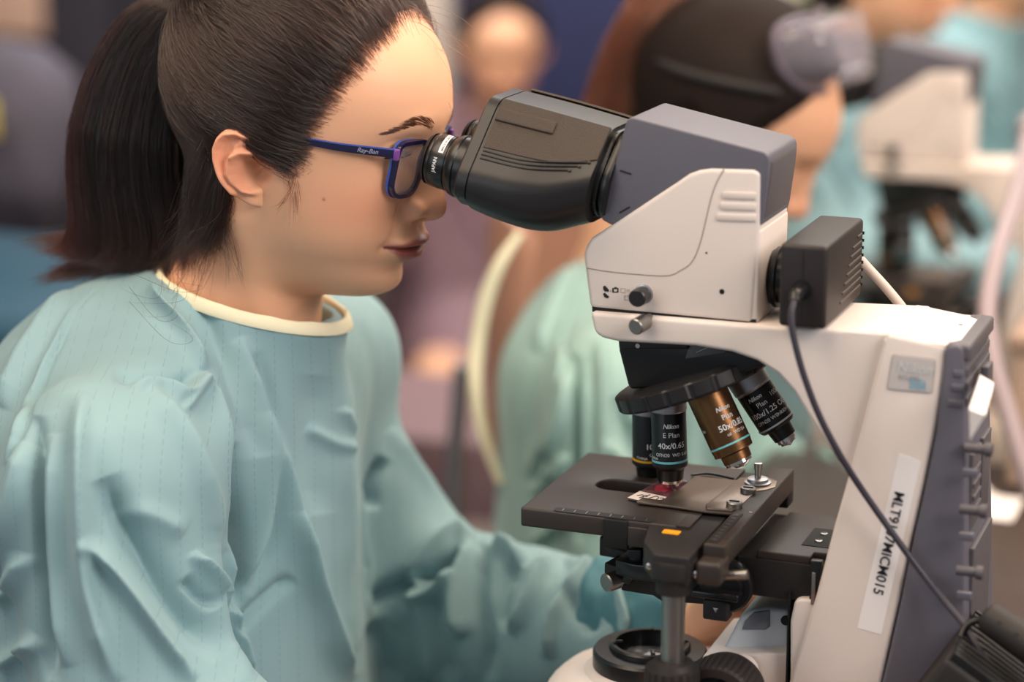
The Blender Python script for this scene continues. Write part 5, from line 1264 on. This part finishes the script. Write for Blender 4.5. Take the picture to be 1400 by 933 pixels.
# ================= BENCHES, ROOM =================
def struct(o): o['kind']='structure'; return o
lam=mat('bench_laminate',(60,47,42),.45,var=.08,vscale=8)
def bench(y0,y1,z,label,x0=-.13,x1=.95):
    b=empty('lab_bench',((x0+x1)/2,(y0+y1)/2,0),label,'bench')
    box('worktop',(x0,y0,z-.035),(x1,y1,z),lam,b,bevel=.004); carc=mat('cabinet_dark',(44,46,56),.5)
    box('cabinet',(x0+.30,y0+.02,.08),(x1-.05,y1-.02,z-.035),carc,b,bevel=.003); box('plinth',(x0+.33,y0+.04,0),(x1-.08,y1-.04,.08),deep,b,bevel=.002); return b
bench(-.55,.80,.75,'dark-topped lab bench under the near microscope')
bench(.82,2.4,.69,'dark-topped lab bench under the far blurred microscope')
XW0,XW1,YW=-3.4,3.2,4.2
struct(box('floor',(XW0,-1.9,-.05),(XW1,YW,0),mat('vinyl_floor',(120,108,102),.4,var=.06,vscale=3),None,bevel=0))
struct(box('wall_back',(XW0,YW,0),(XW1,YW+.1,2.9),mat('wall_grey_cream',(196,184,170),.8,bump=.1,bscale=60),None,bevel=0))
struct(box('wall_left',(XW0-.1,-1.9,0),(XW0,YW,2.9),mat('wall_charcoal',(62,62,72),.8,bump=.1,bscale=60),None,bevel=0))
struct(box('ceiling',(XW0,-1.9,2.9),(XW1,YW,3.0),mat('ceiling_white',(225,222,216),.85),None,bevel=0))
def at(x,y,d): return PD(x,y,d)
def wallpt(x,y,yy): return PY(x,y,yy)
# cream column and navy partition behind the woman's face
def wbox(name,px0,px1,y0,z0,z1,dep,m,label=None,cat=None,kind=None,parent=None,bevel=.004):
    a=PY(px0,200,y0)[0]; b=PY(px1,200,y0)[0]; o=box(name,(a,y0,z0),(b,y0+dep,z1),m,parent,bevel=bevel)
    if label: tag(o,label,cat)
    if kind: o['kind']=kind
    return o
wbox('trim_1',548,612,3.3,0,2.9,.04,mat('column_cream',(206,190,176),.7),kind='structure')
NP=wbox('partition_panel',614,905,3.35,.02,2.6,.05,mat('navy_panel',(42,46,82),.7,var=.08,vscale=4),'tall navy partition panel behind the blurred far person','partition')
wbox('wall_partition',930,1100,3.38,0,2.9,.10,mat('wall_taupe',(110,92,84),.8),kind='structure')
wbox('trim_2',1082,1150,3.36,0,2.9,.04,mat('green_trim',(176,186,150),.7),kind='structure')
# pale case / lit panel at the top
a=at(890,-40,3.0);b=at(1085,12,3.0); ob=box('wall_case',(a[0],a[1],b[2]),(b[0],a[1]+.12,b[2]+.25),mat('case_white',(226,212,196),.6),None,bevel=.01); tag(ob,'pale boxy cabinet high behind the person with goggles','wall cabinet')
for sx in (.08,.92):
    x=a[0]+(b[0]-a[0])*sx; box('bracket',(x-.01,a[1]+.10,b[2]+.02),(x+.01,3.40,b[2]+.06),greyd,ob,bevel=.002)
# left side : dark cupboard wall, hung coat, pinned notice, small yellow box, blue stool
a=PY(-120,300,2.9); b=PY(330,300,2.9)
CBD=empty('tall_cabinet',((a[0]+b[0])/2,3.0,0),'tall charcoal cabinet behind the ponytail','cabinet'); ccm=mat('cabinet_charcoal',(44,44,52),.6); 
box('body',(a[0],2.9,0),(b[0],3.35,2.3),ccm,CBD,bevel=.006)
for k in range(3):
    x0=a[0]+(b[0]-a[0])*k/3+.01; x1=a[0]+(b[0]-a[0])*(k+1)/3-.01; dr_=box('door',(x0,2.88,.1),(x1,2.902,2.28),mat('door_charcoal',(52,50,58),.5),CBD,bevel=.004); box('handle',(x1-.05,2.86,1.0),(x1-.035,2.882,1.2),satin,dr_,bevel=.003)
def draped(name,pts_px,d,th,m,label,cat,seed=0):
    P=[at(x,y,d) for x,y in pts_px]; n=len(P); c=sum(P)/n; V=[];F=[]
    rings=[(0,1.0),(.35,.93),(.7,.6),(1,.0)]
    for sgn in (1,-1):
        for k,(hh,sc) in enumerate(rings):
            for p in P: V.append(c+(p-c)*max(sc,.02)-CF*th*sin(hh*pi/2)*sgn*(1 if sgn>0 else .3))
    nr=len(rings)
    for s_ in range(2):
        for k in range(nr-1):
            for i in range(n):
                q=s_*nr*n+k*n; F.append([q+i,q+(i+1)%n,q+n+(i+1)%n,q+n+i])
    o=obj(name,V,F,m,None,ang=180); 
    if label: tag(o,label,cat)
    return o
draped('hanging_coat',[(-60,60),(0,50),(60,62),(105,100),(112,170),(92,260),(80,300),(30,300),(-30,295),(-70,300)],3.30,.10,mat('coat_lavender',(78,74,86),.85,var=.25,vscale=9),'greyish lavender coat hanging in front of the dark cabinet','coat')
draped('navy_jacket',[(110,140),(150,130),(175,200),(175,320),(118,330),(112,270)],3.36,.06,mat('jacket_navy',(40,44,72),.8),'navy jacket hanging beside the lavender coat','jacket')
q=PY(30,22,2.87); ob=box('notice',(q[0]-.16,2.868,q[2]-.04),(q[0]+.05,2.879,q[2]+.20),mat('notice_paper',(196,160,140),.7),None,bevel=.001); tag(ob,'pinkish beige notice pinned high on the dark cabinet','notice')
q=at(-14,165,3.15); ob=box('yellow_tag',(q[0]-.03,q[1]-.005,q[2]-.025),(q[0]+.010,q[1]+.005,q[2]+.030),mat('tag_yellow',(190,170,70),.6),None,bevel=.003); tag(ob,'small yellow tag on the lavender coat','tag')
BB=empty('storage_bin',tuple(at(40,520,2.7)*np.array([1,1,0])),'teal blue storage bin low behind the shoulder at left','bin'); q=at(40,470,2.7)
V,F=loftVF([[(q[0]+a*s,q[1]+b*s,z) for a,b in rpoly([(-.3,-.2),(.3,-.2),(.3,.2),(-.3,.2)],.04)] for z,s in ((0,.85),(q[2]+.04,1.0))]); obj('tub',V,F,mat('bin_teal',(42,76,98),.5),BB)
V,F=loftVF([[(q[0]+a*s,q[1]+b*s,z) for a,b in rpoly([(-.3,-.2),(.3,-.2),(.3,.2),(-.3,.2)],.04)] for z,s in ((q[2]+.04,1.05),(q[2]+.07,1.05),(q[2]+.085,.98))]); obj('lid',V,F,mat('lid_teal',(46,82,104),.45),BB)
# back counter with shelves between the two people
q0=at(470,360,3.0);q1=at(640,360,3.0)
BC=empty('back_counter',((q0[0]+q1[0])/2,3.0,0),'mauve-topped counter with dark navy cupboards between the two people','counter')
box('countertop',(q0[0]-.1,2.62,q0[2]-.11),(q1[0]+.35,3.25,q0[2]-.01),mat('mauve_top',(132,104,112),.6),BC,bevel=.006)
box('cupboard',(q0[0]-.1,2.70,.0),(q1[0]+.35,3.25,q0[2]-.11),mat('cupboard_navy',(22,36,50),.6),BC,bevel=.003)
for k in range(4):
    x0=q0[0]-.08+k*.21; dd=box('door',(x0,2.68,.12),(x0+.19,2.702,q0[2]-.14),mat('cupboard_door',(24,42,58) if k%2 else (46,38,44),.5),BC,bevel=.003); box('handle',(x0+.16,2.66,.45),(x0+.17,2.682,.55),satin,dd,bevel=.002)
q=at(560,650,2.85); ob=box('low_shelf',(q[0]-.16,q[1],q[2]-.05),(q[0]+.20,q[1]+.3,q[2]+.05),mat('shelf_mauve',(128,104,110),.6),None,bevel=.005); tag(ob,'mauve low box shelf under the dark cupboards','shelf')
for sx in (-.14,.18):
    for sy in (.03,.27): box('leg',(q[0]+sx-.015,q[1]+sy-.015,0),(q[0]+sx+.015,q[1]+sy+.015,q[2]-.05),ccm,ob,bevel=.002)
# tan shell chair
CH=empty('shell_chair',tuple(at(655,420,2.45)*np.array([1,1,0])),'tan shell chair behind the back of the person with goggles','chair')
c=at(655,440,2.45); V=[];F=[]; nu,nv_=14,12
for off in (0,.012):
    for i in range(nu):
        for j in range(nv_):
            u=(i/(nu-1)-.5)*2; v=j/(nv_-1); V.append((c[0]-.03+.09*u*u+off, c[1]+.13+.19*u*(1-.25*v**3), c[2]-.16+.29*v-.03*u*u*v))
for i in range(nu-1):
    for j in range(nv_-1):
        k=i*nv_+j; F.append([k,k+1,k+nv_+1,k+nv_]); k+=nu*nv_; F.append([k,k+nv_,k+nv_+1,k+1])
for i in range(nu-1):
    for j in (0,nv_-1): k=i*nv_+j; F.append([k,k+nv_,k+nv_+nu*nv_,k+nu*nv_])
for j in range(nv_-1):
    for i in (0,nu-1): k=i*nv_+j; F.append([k,k+1,k+1+nu*nv_,k+nu*nv_])
tan=mat('chair_tan',(176,130,108),.5); obj('backrest',V,F,tan,CH,ang=50)
box('seat',(c[0]-.03,c[1]-.08,.44),(c[0]+.36,c[1]+.34,.465),tan,CH,bevel=.01,seg=4)
for sx in (0,.33):
    for sy in (-.05,.31): tube('leg',[(c[0]+sx,c[1]+sy,.44),(c[0]+sx*1.05-.01,c[1]+sy*1.05,.22),(c[0]+sx*1.1-.02,c[1]+sy*1.1,0.0)],.011,satin,CH)
for sy in (.0,.26): tube('back_post',[(c[0]+.0,c[1]+sy,.45),(c[0]-.03,c[1]+sy,.6),(c[0]-.02,c[1]+sy,c[2]-.05)],.010,satin,CH)
# near stool (mostly below the frame)
SLo=empty('lab_stool',(-.42,0,0),'round lab stool under the person at the near microscope','stool')
lathe('seat',(-.42,0,.445),(0,0,-1),[(0,.0),(0,.16),(.01,.175),(.04,.175),(.05,.16)],mat('stool_black',(30,30,34),.6),SLo); lathe('post',(-.42,0,.40),(0,0,-1),[(0,.025),(.34,.025)],satin,SLo)
for k in range(5):
    a=k*2*pi/5; tube('leg',[(-.42,0,.09),(-.42+.14*cos(a),.14*sin(a),.07),(-.42+.27*cos(a),.27*sin(a),.03)],.014,blkm,SLo)
# ================= FAR MICROSCOPE (same kind) =================
def copy_tree(o,parent=None):
    c=o.copy(); COL.objects.link(c)
    if parent is not None: c.parent=parent; c.matrix_parent_inverse=o.matrix_parent_inverse.copy()
    for ch in kids.get(o,[]): copy_tree(ch,c)
    return c
kids={}
for o in list(bpy.data.objects):
    if o.parent: kids.setdefault(o.parent,[]).append(o)
for nm_ in ('folded_paper_tag',):
    pass
M2=copy_tree(MS); M2.location=(M2.location[0]-.045,M2.location[1]+.99,M2.location[2]-.06); tag(M2,'blurred cream and slate microscope standing behind the person with goggles','microscope')
# ================= PEOPLE BEHIND =================
hv2,hf2=surfnet(head_sdf,(-.13,-.095,-.16),(.12,.095,.145),.0026)
lm=inside(hv2[:,0],hv2[:,2])
def far_person(O,pitch,label,gown_off,gme_,yaw=0,sx=1.):
    cyw,syw=cos(yaw),sin(yaw); p0=HT; piv=np.array([-.030,0,-.060])
    hx=np.array([cos(p0)*cyw,cos(p0)*syw,-sin(p0)]); hy=np.array([-syw,cyw,0]); hz=np.cross(hx,hy)
    def bend(P):
        w=np.clip((P[:,2]+.14)/.08,0,1); w=w*w*(3-2*w); a=w*(pitch-p0); q=P-piv; x=q[:,0]*np.cos(a)+q[:,2]*np.sin(a); z=-q[:,0]*np.sin(a)+q[:,2]*np.cos(a); return np.stack([x,q[:,1],z],1)+piv
    tr0=lambda P: P[:,0:1]*hx+P[:,1:2]*hy+P[:,2:3]*hz
    B=O-tr0(bend(np.zeros((1,3))))[0]
    tr=lambda P: B+tr0(bend(np.asarray(P,float)))
    go=B-HO+np.array(gown_off); R2=np.array([[cyw,-syw,0],[syw,cyw,0],[0,0,1]]); Bx=np.array([-.30,0,0])
    def body(P): q=P-Bx; q=q*np.array([sx,1,1]); return q@R2.T+Bx+go
    keep=bf[(bv[bf].mean(1)[:,2]<1.02)]
    VV,FF=join([(tr(hv2),hf2),(tr(ev1),ef1),(tr(ev2),ef2),(body(bv),keep)]); LP_=np.concatenate([hv2,ev1,ev2,w2h(bv)])
    o=person_mesh('person',VV,FF,LP_,skin,(O[0]-.15,O[1],0)); tag(o,label,'person')
    fm=lm[hf2].all(1); us=np.unique(hf2[fm]); r_=-np.ones(len(hv2),int); r_[us]=np.arange(len(us)); nn=vnormals(hv2,hf2)
    if nn[np.argmax(hv2[:,0])][0]<0: nn=-nn
    ldd=linedist(hv2[us,0],hv2[us,2]); capv=hv2[us]+nn[us]*np.minimum(.010,.001+ldd*.6)[:,None]
    np_mesh('hair',tr(capv),r_[hf2[fm]],mat('far_hair',(30,20,17),.75,bump=.8,bscale=200,spec=.25),o)
    me=gme_; co_=np.empty(len(me.vertices)*3); me.vertices.foreach_get('co',co_); co_=body(co_.reshape(-1,3))-np.array(o.location); me.vertices.foreach_set('co',co_.ravel()); me.update()
    g=bpy.data.objects.new('gown',me); COL.objects.link(g); g.parent=o; g.matrix_parent_inverse=Matrix.Identity(4)
    return o,tr
gme={}
def gown_copy(name,rgb):
    me=GW.data.copy(); me.materials.clear(); me.materials.append(gown_material(name,rgb,False)); return me
# undo the parenting offset of the near gown so copies share its world coordinates
offs=PR.location
O2=PD(995,190,2.10)
p2,tr2=far_person(O2,radians(27),'person with red-brown ponytail and goggles on the head, bent forward in a sea-green gown',(.030,-.01,-.03),gown_copy('sea_green_gown',(146,178,172)),sx=.80)
# their ponytail
NT2=3500; K2=12; Pp=np.zeros((NT2,K2,3)); a2=rng.random(NT2); b2=rng.uniform(-1,1,NT2)
oo=spline([PY(x,y,O2[1]) for x,y in ((930,-60),(880,-20),(838,60),(815,120),(790,190))],5); ii=spline([PY(x,y,O2[1]) for x,y in ((960,-50),(945,0),(915,80),(890,150),(870,220))],5); tl2=np.linspace(0,1,len(oo))
for j in range(K2):
    t=j/(K2-1); o=np.array([np.interp(t,tl2,oo[:,c]) for c in range(3)]); i_=np.array([np.interp(t,tl2,ii[:,c]) for c in range(3)])
    Pp[:,j]=o*(1-a2[:,None])+i_*a2[:,None]; Pp[:,j,1]+=b2*.03*min(1,t*2+.2)
Pp+=rng.normal(size=Pp.shape)*.0012
hair_obj('ponytail',Pp,np.full((NT2,K2),.0005),hair_mat('red_brown_hair',(92,48,30),.3,.4),p2)
tube('back_binding',[PD(x,y,d) for x,y,d in ((712,318,2.10),(684,360,2.10),(664,410,2.11),(652,470,2.12),(650,530,2.12),(660,590,2.12),(684,660,2.12))],[.004,.006,.0075,.0075,.007,.006,.004],bind,p2,n=10)
# --- safety goggles on that head ---
GG=empty('safety_goggles',tuple(tr2(np.array([[.06,0,.085]]))[0]),'clear safety goggles with dark strap pushed up on the blurred person\'s hair','goggles')
gm=mat('goggle_clear',(190,184,200),.06,spec=.8,coat=.8,alpha=.30); rings=[]
def gp_(x,y,z): return tr2(np.array([[x,y,z]]))[0]
fr_c=[]
for t in np.linspace(0,2*pi,40,endpoint=False):
    y=.076*math.copysign(abs(cos(t))**.6,cos(t)); v=.032*math.copysign(abs(sin(t))**.7,sin(t)); fr_c.append((y,v))
def gpt(y,v,e): # goggles lie on the front of the crown, tilted back
    xx=.040+e*.75-(y/.09)**2*.030 - v*.62; zz=.114+e*.62+v*.72-(y/.09)**2*.006; return gp_(xx,y,zz)
V,F=loftVF([[gpt(y*1.02,v*1.05,-.006) for y,v in fr_c],[gpt(y*1.05,v*1.08,.010) for y,v in fr_c],[gpt(y,v,.034) for y,v in fr_c],[gpt(y*.9,v*.86,.040) for y,v in fr_c],[gpt(y*.1,v*.1,.043) for y,v in fr_c]]); obj('lens_shell',V,F,gm,GG,ang=60)
tube('frame',[gpt(y*1.06,v*1.1,.0) for y,v in fr_c]+[gpt(fr_c[0][0]*1.06,fr_c[0][1]*1.1,.0)],.004,mat('goggle_frame',(96,86,98),.3),GG,smooth_path=False)
for sg in (-1,1): tube('strap',[gp_(.035,sg*.078,.080),gp_(-.01,sg*.088,.066),gp_(-.06,sg*.075,.050),gp_(-.100,sg*.035,.040)],.005,blkm,GG,n=8)
# person further back
O4=PD(1222,-42,3.0)
p4,tr4=far_person(O4,radians(16),'person in a light teal gown behind the far blurred microscope',(.02,-.06,.02),gown_copy('light_teal_gown',(134,168,176)))
O5=PD(1425,-62,3.35)
p5,tr5=far_person(O5,radians(26),'person at the top right corner, head half out of view, in a teal gown',(0,0,0),gown_copy('far_teal_gown',(126,162,168)))
O6=PD(685,72,4.55)
p6,tr6=far_person(O6,radians(12),'distant person in a mauve top in front of the navy panel',(0,0,0),gown_copy('mauve_top',(150,124,134)),yaw=radians(-62),sx=.8)
# ================= SMALL THINGS =================
q=PZ(1368,698,.7506); pap=empty('paper_sheet',tuple(q),'white curled sheet of paper lying on the dark bench behind the near microscope','paper')
V=[];F=[]; nx,ny=12,6
for off in (0,.0006):
    for i in range(nx):
        for j in range(ny): u=i/(nx-1);v=j/(ny-1); V.append((q[0]-.03+.045*u,q[1]-.03+.07*v,.7508+off+.030*max(0,u-.45)**2*0+.028*max(0,(.5-u))**2*4*v))
for i in range(nx-1):
    for j in range(ny-1):
        k=i*ny+j; F.append([k,k+1,k+ny+1,k+ny]); k+=nx*ny; F.append([k,k+ny,k+ny+1,k+1])
for i in range(nx-1):
    for j in (0,ny-1): k=i*ny+j; F.append([k,k+ny,k+ny+nx*ny,k+nx*ny])
for j in range(ny-1):
    for i in (0,nx-1): k=i*ny+j; F.append([k,k+1,k+1+nx*ny,k+nx*ny])
obj('sheet',V,F,white,pap,ang=60)
q=PD(1375,640,2.16); bxm=mat('box_beige',(188,160,140),.6); BX=empty('beige_box',(q[0]+.1,q[1]+.1,.751),'beige storage box on the bench behind the near microscope','box')
box('body',(q[0],q[1],.751),(q[0]+.28,q[1]+.16,.751+.13),bxm,BX,bevel=.006); box('lid',(q[0]-.004,q[1]-.004,.881),(q[0]+.285,q[1]+.165,.90),mat('lid_beige',(170,142,124),.6),BX,bevel=.005)
cb=empty('pale_cable',tuple(PD(1375,300,2.0)),'thick pale pinkish cable hanging blurred at the right edge','cable')
tube('cable_jacket',[PD(1408,180,2.25),PD(1392,260,2.15),PD(1366,340,2.05),PD(1350,420,2.0),PD(1356,490,1.97),PD(1376,560,1.95),PD(1400,640,1.93),PD(1420,700,1.92)],.0085,mat('cable_pink',(158,142,146),.5),cb,n=14)
tube('plug',[PD(1410,168,2.27),PD(1407,184,2.245)],.012,mat('cable_pink',(158,142,146),.5),cb,n=14,smooth_path=False)
# ================= LIGHT =================
w=bpy.data.worlds.new('world'); SC.world=w; w.use_nodes=True
bg=w.node_tree.nodes['Background']; bg.inputs['Color'].default_value=(.80,.90,1,1); bg.inputs['Strength'].default_value=.22
def area(name,loc,target,sx,sy,power,col):
    l=bpy.data.lights.new(name,'AREA'); l.shape='RECTANGLE'; l.size=sx; l.size_y=sy; l.energy=power; l.color=col
    o=bpy.data.objects.new(name,l); COL.objects.link(o); o.location=loc
    o.rotation_euler=(Vector(target)-Vector(loc)).to_track_quat('-Z','Y').to_euler(); return o
area('overhead_light',(.5,.6,2.7),(-.1,.1,1.0),1.0,1.8,50,(1,.80,.60))
area('overhead_light',(-.7,-.5,2.7),(-.1,0,1.0),1.6,1.4,42,(1,.80,.60))
area('side_light',(1.9,-.8,2.35),(-.15,0,1.1),1.3,1.1,54,(1,.91,.85))
area('side_light',(-1.6,-2.6,1.9),(-.1,0,1.0),2.0,1.4,18,(.86,.93,1))  # unseen fill added on the camera side to lift the near faces
area('overhead_light',(.2,2.6,2.7),(.2,2.4,0),2.4,2.0,52,(1,.95,.9))
SC.view_settings.view_transform='Standard'; SC.view_settings.look='None'; SC.view_settings.gamma=1; SC.view_settings.exposure=.0
SC.view_settings.use_curve_mapping=False
area('overhead_light',(-1.3,2.0,2.7),(-1.0,3.2,1.2),1.2,1.0,70,(1,.95,.9))  # extra lamp added to brighten the dull cream column at the back
